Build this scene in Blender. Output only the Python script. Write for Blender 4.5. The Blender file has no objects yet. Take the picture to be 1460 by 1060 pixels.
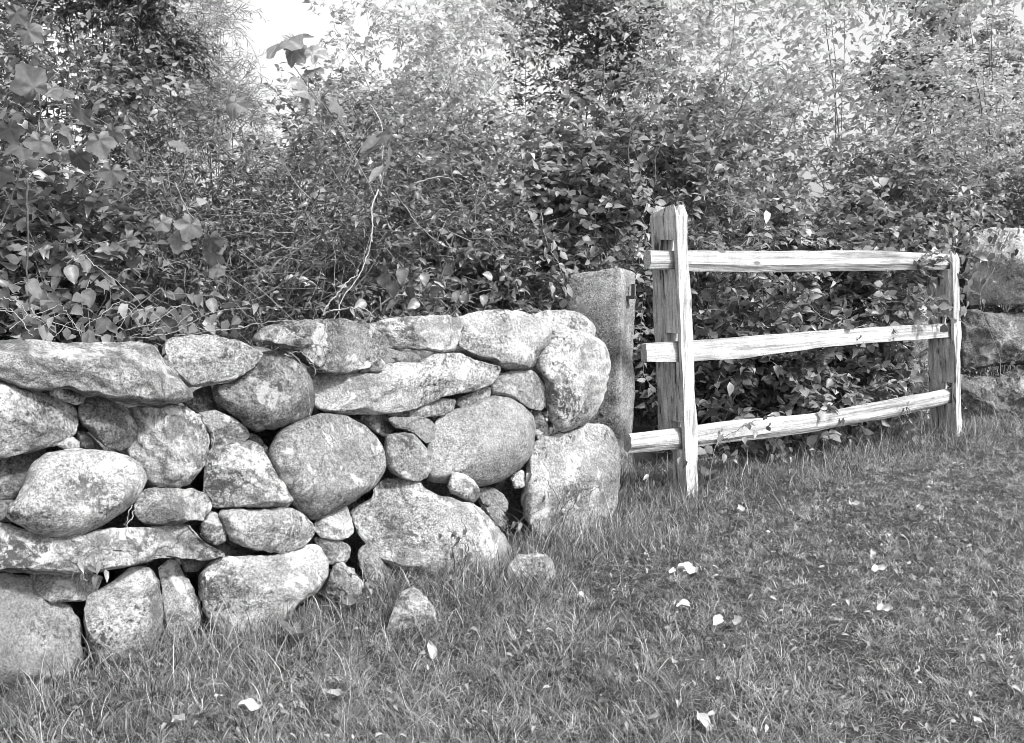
import bpy, math, random
import numpy as np
from mathutils import Vector, noise
R = math.radians
rng = np.random.default_rng(7)
random.seed(7)
scene = bpy.context.scene
col = scene.collection

# ------------------------------------------------------------------ camera
CAM = np.array([0.0, 0.0, 1.1]); PITCH = R(6.4); F = 1433.0
cd = bpy.data.cameras.new('camera'); cam = bpy.data.objects.new('camera', cd); col.objects.link(cam)
cam.location = CAM; cam.rotation_euler = (R(90) - PITCH, 0, 0)
cd.sensor_width = 36; cd.lens = 36 * F / 1460; cd.clip_start = 0.05; cd.clip_end = 2000
scene.camera = cam
FWD = np.array([0, math.cos(PITCH), -math.sin(PITCH)]); UP = np.array([0, math.sin(PITCH), math.cos(PITCH)])

def rays(p):
    p = np.atleast_2d(np.asarray(p, float))
    return ((p[:, 0:1] - 730) / F) * np.array([[1.0, 0, 0]]) - ((p[:, 1:2] - 530) / F) * UP + FWD

def on_plane(p, pt, n):
    d = rays(p); t = ((np.asarray(pt) - CAM) @ n) / (d @ n)
    return CAM + d * t[:, None]

def at(px, py, Y):
    d = rays((px, py))[0]; return CAM + d * (Y / d[1])

def ground(px, py):
    d = rays((px, py))[0]; return CAM + d * (-CAM[2] / d[2])

def unit(v):
    v = np.asarray(v, float); return v / (np.linalg.norm(v, axis=-1, keepdims=True) + 1e-12)

# ------------------------------------------------------------------ object helpers
def tag(o, label=None, cat=None, group=None, kind=None):
    if label: o['label'] = label
    if cat: o['category'] = cat
    if group: o['group'] = group
    if kind: o['kind'] = kind
    return o

def empty(name, loc, label, cat, group=None):
    o = bpy.data.objects.new(name, None); o.empty_display_size = 0.1
    col.objects.link(o); o.location = tuple(loc)
    return tag(o, label, cat, group)

def mesh_obj(name, V, faces, mat, parent=None, origin=None, tone=None, smooth=False):
    """V world coordinates; faces (n,3)/(n,4) array or a list of polygons."""
    V = np.asarray(V, float)
    if parent is not None: origin = np.array(parent.location)
    if origin is None: origin = np.zeros(3)
    me = bpy.data.meshes.new(name)
    if isinstance(faces, np.ndarray):
        k = faces.shape[1]
        me.vertices.add(len(V)); me.vertices.foreach_set('co', (V - origin).astype(np.float32).ravel())
        me.loops.add(faces.size); me.loops.foreach_set('vertex_index', faces.astype(np.int32).ravel())
        me.polygons.add(len(faces)); me.polygons.foreach_set('loop_start', np.arange(0, faces.size, k, dtype=np.int32))
        me.update(calc_edges=True)
    else:
        me.from_pydata([tuple(v) for v in (V - origin)], [], faces); me.update()
    if smooth: me.polygons.foreach_set('use_smooth', np.ones(len(me.polygons), bool))
    if tone is not None:
        a = me.attributes.new('tone', 'FLOAT', 'POINT'); a.data.foreach_set('value', np.asarray(tone, np.float32))
    if mat: me.materials.append(mat)
    o = bpy.data.objects.new(name, me); col.objects.link(o)
    if parent is not None: o.parent = parent
    else: o.location = tuple(origin)
    return o

# ------------------------------------------------------------------ materials (all neutral: the photograph is black and white)
def new_mat(name):
    m = bpy.data.materials.new(name); m.use_nodes = True
    nt = m.node_tree; b = nt.nodes['Principled BSDF']
    return m, nt, b

def N(nt, t, **kw):
    n = nt.nodes.new(t)
    for k, v in kw.items():
        if k in n.inputs.keys(): n.inputs[k].default_value = v
        else: setattr(n, k, v)
    return n

def ramp(nt, src, stops):
    r = N(nt, 'ShaderNodeValToRGB'); e = r.color_ramp.elements
    while len(e) < len(stops): e.new(0.5)
    for i, (p, v) in enumerate(stops): e[i].position = p; e[i].color = (v, v, v, 1)
    nt.links.new(src, r.inputs[0]); return r.outputs[0]

def mixc(nt, fac, a, b, mode='MIX'):
    m = N(nt, 'ShaderNodeMix', data_type='RGBA', blend_type=mode)
    for s, i in ((fac, 0), (a, 6), (b, 7)):
        if isinstance(s, (int, float)): m.inputs[i].default_value = s if i == 0 else (s, s, s, 1)
        else: nt.links.new(s, m.inputs[i])
    return m.outputs[2]

def coords(nt, scale=(1, 1, 1), rot=(0, 0, 0), jitter=True):
    tc = N(nt, 'ShaderNodeTexCoord'); mp = N(nt, 'ShaderNodeMapping')
    mp.inputs['Scale'].default_value = scale; mp.inputs['Rotation'].default_value = rot
    nt.links.new(tc.outputs['Object'], mp.inputs['Vector'])
    if jitter:
        oi = N(nt, 'ShaderNodeObjectInfo'); c = N(nt, 'ShaderNodeVectorMath', operation='SCALE')
        c.inputs[0].default_value = (37.0, 91.0, 53.0); nt.links.new(oi.outputs['Random'], c.inputs['Scale'])
        nt.links.new(c.outputs[0], mp.inputs['Location'])
    return mp.outputs[0]

def nz(nt, vec, scale, detail=4, rough=0.6, dist=0.0):
    n = N(nt, 'ShaderNodeTexNoise'); n.inputs['Scale'].default_value = scale; n.inputs['Detail'].default_value = detail
    n.inputs['Roughness'].default_value = rough; n.inputs['Distortion'].default_value = dist
    nt.links.new(vec, n.inputs['Vector']); return n.outputs[0]

def bump(nt, b, h, strength, dist):
    bp = N(nt, 'ShaderNodeBump'); bp.inputs['Strength'].default_value = strength; bp.inputs['Distance'].default_value = dist
    nt.links.new(h, bp.inputs['Height']); nt.links.new(bp.outputs[0], b.inputs['Normal'])

def stone_mat(name, base, speck=0.5, lichen=0.5, dark=0.5, band=0.0, bandrot=(0.3, 0.5, 0.2), pits=0.85, crack=0.0):
    m, nt, b = new_mat(name); v = coords(nt)
    big = nz(nt, v, 5, 5, 0.6, 0.4)
    c = ramp(nt, big, [(0.3, base * 0.5), (0.5, base * 0.9), (0.7, min(base * 1.3, 0.72))])
    # mineral grain, stronger in some patches than in others
    pt = ramp(nt, nz(nt, v, 3.2, 3, 0.6, 0.5), [(0.38, 0.45), (0.58, 1.15)])
    def fac(k):
        q = N(nt, 'ShaderNodeMath', operation='MULTIPLY'); q.inputs[1].default_value = k; nt.links.new(pt, q.inputs[0]); return q.outputs[0]
    g = nz(nt, v, 88, 4, 0.75)
    gm = ramp(nt, g, [(0.38, 0.14), (0.455, 0.78), (0.54, 1.0), (0.60, 1.55)])
    c = mixc(nt, fac(speck), c, mixc(nt, 1.0, c, gm, 'MULTIPLY'))
    g2 = nz(nt, v, 190, 3, 0.7)
    c = mixc(nt, speck * 0.8, c, mixc(nt, 1.0, c, ramp(nt, g2, [(0.38, 0.25), (0.48, 1.0), (0.60, 1.6)]), 'MULTIPLY'))
    if band:
        vb = coords(nt, (1, 1, 1), bandrot); w = N(nt, 'ShaderNodeTexWave'); w.inputs['Scale'].default_value = 7
        w.inputs['Distortion'].default_value = 9; w.inputs['Detail'].default_value = 4; w.inputs['Detail Scale'].default_value = 1.6
        nt.links.new(vb, w.inputs['Vector'])
        c = mixc(nt, band, c, mixc(nt, 1.0, c, ramp(nt, w.outputs[1], [(0.1, 0.5), (0.45, 1.0), (0.9, 1.3)]), 'MULTIPLY'))
    # pale crusty lichen
    l = nz(nt, v, 10, 8, 0.74, 0.6); lm = ramp(nt, l, [(0.545, 0.0), (0.585, 1.0)])
    lf = N(nt, 'ShaderNodeMath', operation='MULTIPLY'); lf.inputs[1].default_value = lichen; nt.links.new(lm, lf.inputs[0])
    c = mixc(nt, lf.outputs[0], c, 0.66)
    # round dark lichen spots
    vo = N(nt, 'ShaderNodeTexVoronoi'); vo.inputs['Scale'].default_value = 8.5
    vd = N(nt, 'ShaderNodeVectorMath', operation='ADD'); nn = N(nt, 'ShaderNodeTexNoise'); nn.inputs['Scale'].default_value = 22
    nt.links.new(v, nn.inputs['Vector']); sc = N(nt, 'ShaderNodeVectorMath', operation='SCALE'); sc.inputs['Scale'].default_value = 0.05
    nt.links.new(nn.outputs[1], sc.inputs[0]); nt.links.new(v, vd.inputs[0]); nt.links.new(sc.outputs[0], vd.inputs[1])
    nt.links.new(vd.outputs[0], vo.inputs['Vector'])
    dm = ramp(nt, vo.outputs['Distance'], [(0.20, 1.0), (0.235, 0.0)])
    pick = ramp(nt, vo.outputs['Color'], [(0.55, 0.0), (0.57, 1.0)])
    df = N(nt, 'ShaderNodeMath', operation='MULTIPLY'); nt.links.new(dm, df.inputs[0]); nt.links.new(pick, df.inputs[1])
    df2 = N(nt, 'ShaderNodeMath', operation='MULTIPLY'); df2.inputs[1].default_value = dark * 0.75; nt.links.new(df.outputs[0], df2.inputs[0])
    c = mixc(nt, df2.outputs[0], c, 0.17)
    # small black pits and dirt
    p = mixc(nt, 0.45, nz(nt, v, 62, 5, 0.8), nz(nt, v, 7, 3, 0.6)); pm = ramp(nt, p, [(0.425, 1.0), (0.455, 0.0)])
    c = mixc(nt, mixc(nt, 1.0, pm, fac(pits), 'MULTIPLY'), c, 0.06)
    if crack:
        vk = N(nt, 'ShaderNodeTexVoronoi', feature='DISTANCE_TO_EDGE'); vk.inputs['Scale'].default_value = 4.5
        s2 = N(nt, 'ShaderNodeVectorMath', operation='SCALE'); s2.inputs['Scale'].default_value = 0.22; n2 = N(nt, 'ShaderNodeTexNoise'); n2.inputs['Scale'].default_value = 6; n2.inputs['Detail'].default_value = 6
        a2 = N(nt, 'ShaderNodeVectorMath', operation='ADD'); nt.links.new(v, n2.inputs['Vector']); nt.links.new(n2.outputs[1], s2.inputs[0]); nt.links.new(v, a2.inputs[0]); nt.links.new(s2.outputs[0], a2.inputs[1]); nt.links.new(a2.outputs[0], vk.inputs['Vector'])
        cm = ramp(nt, vk.outputs['Distance'], [(0.006, 1.0), (0.02, 0.0)]); br = ramp(nt, nz(nt, v, 3.5, 2), [(0.46, 0.0), (0.56, crack)])
        c = mixc(nt, mixc(nt, 1.0, cm, br, 'MULTIPLY'), c, 0.05)
    oi = N(nt, 'ShaderNodeObjectInfo'); var = ramp(nt, oi.outputs['Random'], [(0.0, 0.78), (1.0, 1.16)])
    c = mixc(nt, 1.0, c, var, 'MULTIPLY')
    nt.links.new(c, b.inputs['Base Color']); b.inputs['Roughness'].default_value = 0.88; b.inputs['Specular IOR Level'].default_value = 0.25
    hb = mixc(nt, 0.5, nz(nt, v, 38, 8, 0.75), nz(nt, v, 120, 4, 0.7))
    bump(nt, b, hb, 0.9, 0.018)
    return m

M_PALE = stone_mat('stone_pale', 0.38, 0.66, 0.75, 0.9, crack=0.3)
M_GREY = stone_mat('stone_grey', 0.28, 0.70, 0.6, 0.9, crack=0.5)
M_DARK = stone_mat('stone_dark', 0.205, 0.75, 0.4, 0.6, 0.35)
M_BAND = stone_mat('stone_banded', 0.355, 0.6, 0.6, 0.5, 0.8, (0.9, 0.35, 0.7))
M_BAND2 = stone_mat('stone_slanted_grain', 0.32, 0.6, 0.5, 0.4, 0.8, (0.2, 1.1, 0.25), crack=0.7)
M_SMOOTH = stone_mat('stone_smooth', 0.33, 0.5, 0.15, 0.4, pits=0.6)
M_WHITE = stone_mat('stone_whitish', 0.5, 0.55, 0.9, 0.9, 0.4, (0.1, 1.3, 0.3), crack=0.5)
M_FARW = stone_mat('stone_far_wall', 0.50, 0.7, 0.3, 0.5, crack=0.6)
M_GRAN = stone_mat('cut_granite', 0.30, 0.8, 0.15, 0.2, pits=0.5)

def leaf_mat(name, lo, hi, rough=0.42, trans=0.3, spec=0.5):
    m, nt, b = new_mat(name)
    a = N(nt, 'ShaderNodeAttribute', attribute_name='tone')
    c = ramp(nt, a.outputs['Fac'], [(0.0, lo), (0.8, hi), (1.0, min(hi * 2.2, 0.6))])
    v = coords(nt, jitter=False); c = mixc(nt, 0.5, c, mixc(nt, 1.0, c, ramp(nt, nz(nt, v, 60, 3), [(0.3, 0.6), (0.7, 1.4)]), 'MULTIPLY'))
    nt.links.new(c, b.inputs['Base Color']); b.inputs['Roughness'].default_value = rough; b.inputs['Specular IOR Level'].default_value = spec
    if trans:
        t = N(nt, 'ShaderNodeBsdfTranslucent'); nt.links.new(mixc(nt, 1.0, c, 1.2, 'MULTIPLY'), t.inputs['Color'])
        mx = N(nt, 'ShaderNodeMixShader'); mx.inputs[0].default_value = trans
        nt.links.new(b.outputs[0], mx.inputs[1]); nt.links.new(t.outputs[0], mx.inputs[2])
        nt.links.new(mx.outputs[0], nt.nodes['Material Output'].inputs['Surface'])
    return m

M_LEAF = leaf_mat('leaf_mid', 0.06, 0.26, 0.33, 0.3, 0.6)
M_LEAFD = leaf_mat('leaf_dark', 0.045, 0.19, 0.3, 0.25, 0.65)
M_LEAFS = leaf_mat('leaf_lighter', 0.08, 0.37, 0.42, 0.35, 0.5)  # lighter and less glossy leaf colour than the mid leaves
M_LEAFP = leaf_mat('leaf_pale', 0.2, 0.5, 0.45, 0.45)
M_LEAFB = leaf_mat('leaf_sunlit_far', 0.38, 0.68, 0.45, 0.5)  # whiteness of sunlit leaf tops put into the far leaves' colour
M_EVER = leaf_mat('evergreen_needles', 0.07, 0.24, 0.6, 0.15, 0.3)
M_GRAPE = leaf_mat('grape_leaf', 0.09, 0.27, 0.5, 0.35, 0.35)
M_GRASS = leaf_mat('grass_blades', 0.02, 0.36, 0.55, 0.2, 0.35)
M_LITTER = leaf_mat('leaf_scraps', 0.12, 0.5, 0.7, 0.15, 0.3)
M_FALLEN = leaf_mat('dry_leaf', 0.28, 0.7, 0.7, 0.15, 0.3)

def bark_mat(name, base):
    m, nt, b = new_mat(name); v = coords(nt)
    nt.links.new(ramp(nt, nz(nt, v, 40, 4), [(0.3, base * 0.55), (0.7, base * 1.5)]), b.inputs['Base Color']); b.inputs['Roughness'].default_value = 0.85
    return m
M_BARK = bark_mat('bark', 0.07)
M_STRAW = bark_mat('pale_vine_bark', 0.30)
M_TWIG = bark_mat('twig_bark', 0.20)

def wood_mat(name, base, along, contrast=1.0, turn=0.0):
    """grain runs along x (after undoing the fence's turn) or along z."""
    m, nt, b = new_mat(name)
    r0 = coords(nt, rot=(0, 0, -turn))
    def sc(k, a):
        v_ = [k, k, k]; v_[along] = a; mp = N(nt, 'ShaderNodeMapping'); mp.inputs['Scale'].default_value = v_; nt.links.new(r0, mp.inputs['Vector']); return mp.outputs[0]
    g = nz(nt, sc(75, 2.2), 1.0, 6, 0.7, 0.5)
    c = ramp(nt, g, [(0.32, base * (1 - 0.66 * contrast)), (0.46, base * 0.9), (0.66, base * 1.25)])
    k = nz(nt, sc(30, 0.9), 1.0, 4, 0.65, 0.3)
    c = mixc(nt, 0.9 * contrast, c, mixc(nt, 1.0, c, ramp(nt, k, [(0.36, 0.12), (0.42, 0.85), (0.7, 1.15)]), 'MULTIPLY'))
    big = nz(nt, r0, 7, 5, 0.65); c = mixc(nt, 0.5, c, mixc(nt, 1.0, c, ramp(nt, big, [(0.32, 0.55), (0.6, 1.1)]), 'MULTIPLY'))
    fl_ = nz(nt, r0, 130, 3, 0.7); c = mixc(nt, 0.5, c, mixc(nt, 1.0, c, ramp(nt, fl_, [(0.38, 0.6), (0.6, 1.2)]), 'MULTIPLY'))
    vo = N(nt, 'ShaderNodeTexVoronoi'); vo.inputs['Scale'].default_value = 3.3; nt.links.new(sc(3.0, 1.0), vo.inputs['Vector'])
    c = mixc(nt, ramp(nt, vo.outputs['Distance'], [(0.07, 0.8), (0.11, 0.0)]), c, base * 0.2)
    nt.links.new(c, b.inputs['Base Color']); b.inputs['Roughness'].default_value = 0.88; b.inputs['Specular IOR Level'].default_value = 0.2
    bump(nt, b, mixc(nt, 0.5, g, k), 0.9, 0.014)
    return m
m, nt, b = new_mat('soil_and_thatch'); v = coords(nt, jitter=False)
c = mixc(nt, 0.6, ramp(nt, nz(nt, v, 3, 6, 0.7), [(0.3, 0.025), (0.7, 0.08)]), ramp(nt, nz(nt, v, 90, 5, 0.8), [(0.35, 0.015), (0.6, 0.07), (0.75, 0.2)]))
nt.links.new(c, b.inputs['Base Color']); b.inputs['Roughness'].default_value = 0.95
bump(nt, b, nz(nt, v, 60, 6, 0.8), 1.0, 0.03); M_SOIL = m
m, nt, b = new_mat('rusty_iron'); v = coords(nt)
nt.links.new(ramp(nt, nz(nt, v, 80, 4), [(0.3, 0.02), (0.7, 0.07)]), b.inputs['Base Color']); b.inputs['Roughness'].default_value = 0.8; M_IRON = m

# ------------------------------------------------------------------ sky and sun (overcast bright)
SUN_EL, SUN_AZ = R(46), R(128)      # azimuth clockwise from +Y (view direction): right and behind the camera
w = bpy.data.worlds.new('World'); scene.world = w; w.use_nodes = True
nt = w.node_tree; bg = nt.nodes['Background']
sky = N(nt, 'ShaderNodeTexSky', sky_type='NISHITA', sun_disc=False, sun_elevation=SUN_EL, sun_rotation=SUN_AZ, dust_density=3.0)
hs = N(nt, 'ShaderNodeHueSaturation'); hs.inputs['Saturation'].default_value = 0.0
nt.links.new(sky.outputs[0], hs.inputs['Color']); nt.links.new(hs.outputs[0], bg.inputs['Color']); bg.inputs['Strength'].default_value = 0.15
sd = bpy.data.lights.new('sun', 'SUN'); so = bpy.data.objects.new('sun', sd); col.objects.link(so)
sd.energy = 3.3; sd.angle = R(7); sd.color = (1, 1, 1)
SDIR = Vector((math.sin(SUN_AZ) * math.cos(SUN_EL), math.cos(SUN_AZ) * math.cos(SUN_EL), math.sin(SUN_EL)))
so.rotation_euler = SDIR.to_track_quat('Z', 'Y').to_euler(); so.location = (3, -3, 6)
scene.view_settings.view_transform = 'Standard'; scene.view_settings.look = 'None'
scene.view_settings.exposure = 0.66; scene.view_settings.gamma = 1
scene.cycles.max_bounces = 6; scene.cycles.transparent_max_bounces = 4
scene.cycles.use_denoising = True; scene.cycles.denoiser = 'OPENIMAGEDENOISE'; scene.cycles.denoising_prefilter = 'ACCURATE'
scene.cycles.filter_width = 0.9
scene.cycles.use_adaptive_sampling = False

# ------------------------------------------------------------------ ground
def gz(x, y):
    return 0.014 * np.sin(2.1 * x + 0.7 * y) * np.sin(1.7 * y + 0.4) + 0.008 * np.sin(6.3 * x + 1) * np.sin(5.1 * y)
gx = np.concatenate([[-400, -150, -60, -25, -12, -7], np.arange(-5, 7.01, 0.08), [9, 14, 30, 70, 160, 400]])
gy = np.concatenate([[-60, -20, -8, -3], np.arange(-1, 9.01, 0.08), [10, 12, 16, 25, 45, 90, 200, 600]])
XX, YY = np.meshgrid(gx, gy); near = np.clip(1 - (np.hypot(XX - 1, YY - 4) - 5) / 4, 0, 1)
V = np.stack([XX, YY, gz(XX, YY) * near], -1).reshape(-1, 3)
i = np.arange(len(gy) - 1)[:, None] * len(gx) + np.arange(len(gx) - 1)[None]
i = i.ravel(); fq = np.stack([i, i + 1, i + 1 + len(gx), i + len(gx)], 1)
g = mesh_obj('ground', V, fq, M_SOIL, smooth=True); tag(g, kind='structure')

# ------------------------------------------------------------------ wall stones
PL = ground(60, 975); PR = ground(800, 760)
T = unit((PR - PL) * [1, 1, 0]); WN = np.array([T[1], -T[0], 0.0])           # along the wall; out of its face
BATTER = 0.10
WPN = unit(WN + np.array([0, 0, BATTER]))
cA = lambda p: (p[0] / 3.117, 420 + p[1] / 3.117)
cB = lambda p: (p[0] / 3.117, 700 + p[1] / 3.117)
cC = lambda p: (300 + p[0] / 3.5325, 420 + p[1] / 3.5325)
cD = lambda p: (560 + p[0] / 3.5325, 420 + p[1] / 3.5325)
cE = lambda p: (400 + p[0] / 3.318, 660 + p[1] / 3.318)
cG = lambda p: (1160 + p[0] / 2.943, 300 + p[1] / 2.943)
cO = lambda p: p

def closed_spline(P, n):
    P = np.asarray(P, float); k = len(P); out = []
    for a in range(k):
        p0, p1, p2, p3 = P[a - 1], P[a], P[(a + 1) % k], P[(a + 2) % k]
        t = np.linspace(0, 1, 12, endpoint=False)[:, None]
        cr = 0.5 * (2 * p1 + (p2 - p0) * t + (2 * p0 - 5 * p1 + 4 * p2 - p3) * t ** 2 + (3 * p1 - p0 - 3 * p2 + p3) * t ** 3)
        out.append(0.4 * cr + 0.6 * (p1 + (p2 - p1) * t))       # keeps some of the corners
    Q = np.concatenate(out); s = np.concatenate([[0], np.cumsum(np.linalg.norm(np.roll(Q, -1, 0) - Q, axis=1))])
    Qc = np.vstack([Q, Q[:1]]); u = np.linspace(0, s[-1], n, endpoint=False)
    return np.stack([np.interp(u, s, Qc[:, 0]), np.interp(u, s, Qc[:, 1])], 1)

def fract(p, sc, off, octv=4):
    return np.array([noise.fractal(Vector((q[0] * sc + off, q[1] * sc - off, q[2] * sc + 2 * off)), 0.9, 2.0, octv) for q in p])

def grow(V, Fq, amp_list, seed):
    me = bpy.data.meshes.new('t'); me.from_pydata([tuple(v) for v in V], [], [tuple(int(a) for a in f) for f in Fq]); me.update()
    n = np.zeros(len(V) * 3, np.float32); me.vertex_normals.foreach_get('vector', n); bpy.data.meshes.remove(me)
    n = n.reshape(-1, 3); d = np.zeros(len(V))
    for sc, amp, o in amp_list: d += amp * fract(V, sc, seed * 1.37 + sc, o)
    return V + n * d[:, None]

WALL_GROUP = 'stones of the dry stone wall'
NST = [0]
def stone(name, label, cat, conv, pts, mat, back=0.0, thick=1.0, flat=2.6, cuts=2, tilt=0.75, base=None, group=WALL_GROUP, plane=None, rough=1.0, deep=None, grow_px=1.0):
    NST[0] += 1; sd_ = NST[0]; rs = np.random.default_rng(100 + sd_)
    P = np.array([conv(p) for p in pts], float)
    n = 110; O = closed_spline(P, n); c = O.mean(0)
    x, y = O[:, 0], O[:, 1]; area = abs(np.sum(x * np.roll(y, -1) - y * np.roll(x, -1))) / 2
    c = 0.5 * c + 0.5 * (O.max(0) + O.min(0)) / 2
    O = c + (O - c) * (1 + grow_px / math.sqrt(area / math.pi))
    ray = unit(rays(c)[0])
    if base is not None:
        C = ground(*base); C = CAM + ray * (np.linalg.norm((C - CAM)[:2]) / np.linalg.norm(ray[:2])); pn = unit(-ray * 0.5 + np.array(WN) * 0.5)
    else:
        C = on_plane(c, PL if plane is None else plane[0], WPN if plane is None else plane[1])[0]
        pn = unit((1 - tilt) * -ray + tilt * (WPN if plane is None else plane[1]))
    C = C + ray * back
    dist = np.linalg.norm(C - CAM); mpp = dist / F
    cov = np.cov((O - c).T); ev = np.sqrt(np.maximum(np.linalg.eigvalsh(cov), 1e-6)); minor = ev[0] * 1.9 * mpp; Rm = math.sqrt(area / math.pi) * mpp
    Df = min(minor * 0.8, Rm * 0.8) * thick; Db = max(minor * 1.1, 0.10) if deep is None else deep
    def dome(s, D, p): return D * np.clip(1 - s ** p, 0, 1) ** 0.5
    K, KB = 26, 9
    sf = np.cos(np.linspace(0, 1, K + 1) * math.pi / 2) ** 0.8; sb = np.cos(np.linspace(0, 1, KB + 1) * math.pi / 2)[1:]
    pl = []
    if not isinstance(cuts, int): pl, cuts = list(cuts), 0
    for _ in range(cuts + (2 if cuts >= 2 else 0)):
        al = rs.uniform(0, 2 * math.pi); pl.append((math.cos(al), math.sin(al), rs.uniform(0.6, 0.95), rs.uniform(0.3, 1.0)))
    if cuts: pl.append((0, -1, 0.82, 0.28))
    px2, dz = [], []
    for k, s in enumerate(sf[:-1]):
        q = c + (O - c) * s; z = np.full(n, dome(np.array(s), Df, flat))
        rel = (q - c) * mpp / Rm
        for (ax, ay, h, g_) in pl:
            lim = Df * (h - g_ * (rel[:, 0] * ax + rel[:, 1] * ay))
            z = np.where(z > lim, lim + 0.07 * (z - lim), z)
        px2.append(q); dz.append(np.maximum(z, -0.3 * Df) if k else z)
    nf = len(px2); px2.append(c[None]); dz.append(np.array([min([Df] + [Df * h + 0.12 * Df * (1 - h) for (_, _, h, _) in pl])]))
    for s in sb[:-1]:
        px2.append(c + (O - c) * s); dz.append(np.full(n, -dome(np.array(s), Db, 2.4)))
    px2.append(c[None]); dz.append(np.array([-Db]))
    px2 = np.concatenate(px2); dz = np.concatenate(dz)
    V = on_plane(px2, C, pn) - ray * dz[:, None]
    Fq = []
    a = np.arange(n); b_ = (a + 1) % n
    for k in range(nf - 1): Fq += list(zip(k * n + b_, k * n + a, (k + 1) * n + a, (k + 1) * n + b_))
    ci = nf * n; Fq += list(zip((nf - 1) * n + b_, (nf - 1) * n + a, np.full(n, ci)))
    o0 = ci + 1; prev = 0; nb = len(sb) - 1
    for k in range(nb):
        cur = o0 + k * n; Fq += list(zip(prev + a, prev + b_, cur + b_, cur + a)); prev = cur
    cb = o0 + nb * n; Fq += list(zip(prev + a, prev + b_, np.full(n, cb)))
    V = grow(V, Fq, [(1.3 / Rm, 0.045 * Rm * rough, 3), (5 / Rm, 0.022 * Rm * rough, 4), (40, 0.0035 * rough, 4)], sd_)
    o = mesh_obj(name, V, [tuple(int(q) for q in f) for f in Fq], mat, origin=C, smooth=True)
    return tag(o, label, cat, group)

S = stone
# -- left part of the wall
S('slab_stone', 'long pale slab capping the left end of the wall, white strip along its top edge', 'stone', cA, [(-110,260),(-60,215),(0,212),(130,203),(270,212),(420,218),(560,215),(650,217),(690,235),(730,300),(790,370),(850,450),(800,482),(690,492),(560,490),(500,475),(440,450),(380,450),(310,420),(225,425),(170,425),(100,408),(40,385),(0,372),(-90,340)], M_BAND2, back=-0.02, flat=5, cuts=[(0, -1, 1.75, 3.4), (-0.5, 0.86, 0.95, 0.5), (0.6, 0.5, 1.3, 0.5)], thick=1.1)
S('boulder', 'pale speckled boulder at the left edge under the long capping slab', 'stone', cA, [(-110,390),(0,385),(60,400),(130,430),(230,445),(300,475),(340,520),(348,570),(325,625),(260,665),(150,700),(60,722),(0,728),(-110,700)], M_PALE, cuts=2)
S('chip_stone', 'thin white flat chip wedged beneath the long capping slab', 'stone', cA, [(228,440),(250,417),(300,425),(375,455),(365,480),(330,490),(290,475),(240,455)], M_WHITE, back=-0.03, cuts=1)
S('stone', 'blunt grey stone leaning below the white chip, right of the left edge boulder', 'stone', cA, [(352,500),(390,460),(440,452),(500,478),(560,520),(600,575),(612,625),(580,670),(530,694),(480,680),(430,640),(380,590),(352,550)], M_GREY, cuts=3)
S('pebble', 'tiny pale pebble on top of the big egg shaped boulder at left', 'stone', cA, [(255,672),(280,650),(320,637),(350,655),(350,685),(310,692)], M_PALE, cuts=0, back=-0.02)
S('pebble', 'tiny dark pebble in the gap beside the pale pebble at left', 'stone', cA, [(342,612),(375,610),(405,635),(420,675),(390,686),(355,682)], M_DARK, cuts=0, back=0.02)
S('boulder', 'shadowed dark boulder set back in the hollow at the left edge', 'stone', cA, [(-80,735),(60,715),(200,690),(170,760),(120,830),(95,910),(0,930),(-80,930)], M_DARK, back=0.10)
S('boulder', 'big smooth egg shaped boulder at left with one round dark lichen spot', 'stone', cA, [(80,905),(110,810),(150,745),(220,700),(330,690),(440,695),(540,710),(600,740),(640,785),(648,830),(620,890),(560,950),(480,1010),(400,1055),(350,1078),(250,1083),(190,1075),(100,1030),(50,1005),(30,975),(45,935)], M_PALE, back=-0.06, flat=2.3, cuts=1, rough=0.7)
S('stone', 'blunt grey stone poking out at the left edge beside the big egg shaped boulder', 'stone', cA, [(-80,925),(0,918),(60,915),(95,960),(80,1010),(0,1010),(-80,1000)], M_GREY, back=0.04)
S('boulder', 'round boulder with swirling ringed grain under the right end of the capping slab', 'stone', cA, [(565,505),(640,498),(760,492),(830,505),(890,540),(915,600),(930,660),(915,740),(880,800),(830,845),(780,862),(700,855),(650,820),(600,760),(575,690),(590,640),(610,600),(590,540)], M_BAND, back=0.0, flat=2.4)
S('stone', 'small darker wedge stone between the ringed boulder and the dark boulder', 'stone', cA, [(890,530),(960,515),(1030,545),(1085,590),(1108,625),(1090,650),(1030,665),(945,688),(930,620),(905,570)], M_GREY, cuts=3)
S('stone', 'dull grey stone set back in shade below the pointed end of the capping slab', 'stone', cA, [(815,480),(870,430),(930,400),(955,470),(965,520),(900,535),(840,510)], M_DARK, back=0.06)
S('stone', 'pale rough capstone right of the long slab, rounded on its right end', 'stone', cA, [(730,240),(740,205),(790,188),(900,183),(1000,195),(1090,220),(1165,262),(1150,300),(1100,340),(1030,380),(940,400),(850,410),(810,370),(760,300)], M_PALE, back=-0.04, cuts=2, flat=3)
S('boulder', 'dark grey boulder with a small pale lichen ring beneath the rough capstone', 'stone', cA, [(945,430),(960,400),(1040,385),(1120,330),(1170,265),(1230,250),(1300,275),(1350,330),(1385,400),(1398,460),(1385,510),(1340,560),(1250,590),(1140,604),(1080,575),(1010,510),(960,480)], M_DARK, flat=2.3, cuts=1)
S('stone', 'triangular pale stone with slanting white grain below the dark grey boulder', 'stone', cA, [(905,780),(930,700),(960,680),(1050,655),(1110,650),(1150,670),(1200,740),(1240,810),(1285,880),(1296,915),(1270,938),(1150,945),(1040,945),(940,943),(905,880)], M_BAND2, back=-0.02, flat=3.4, cuts=2)
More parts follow.
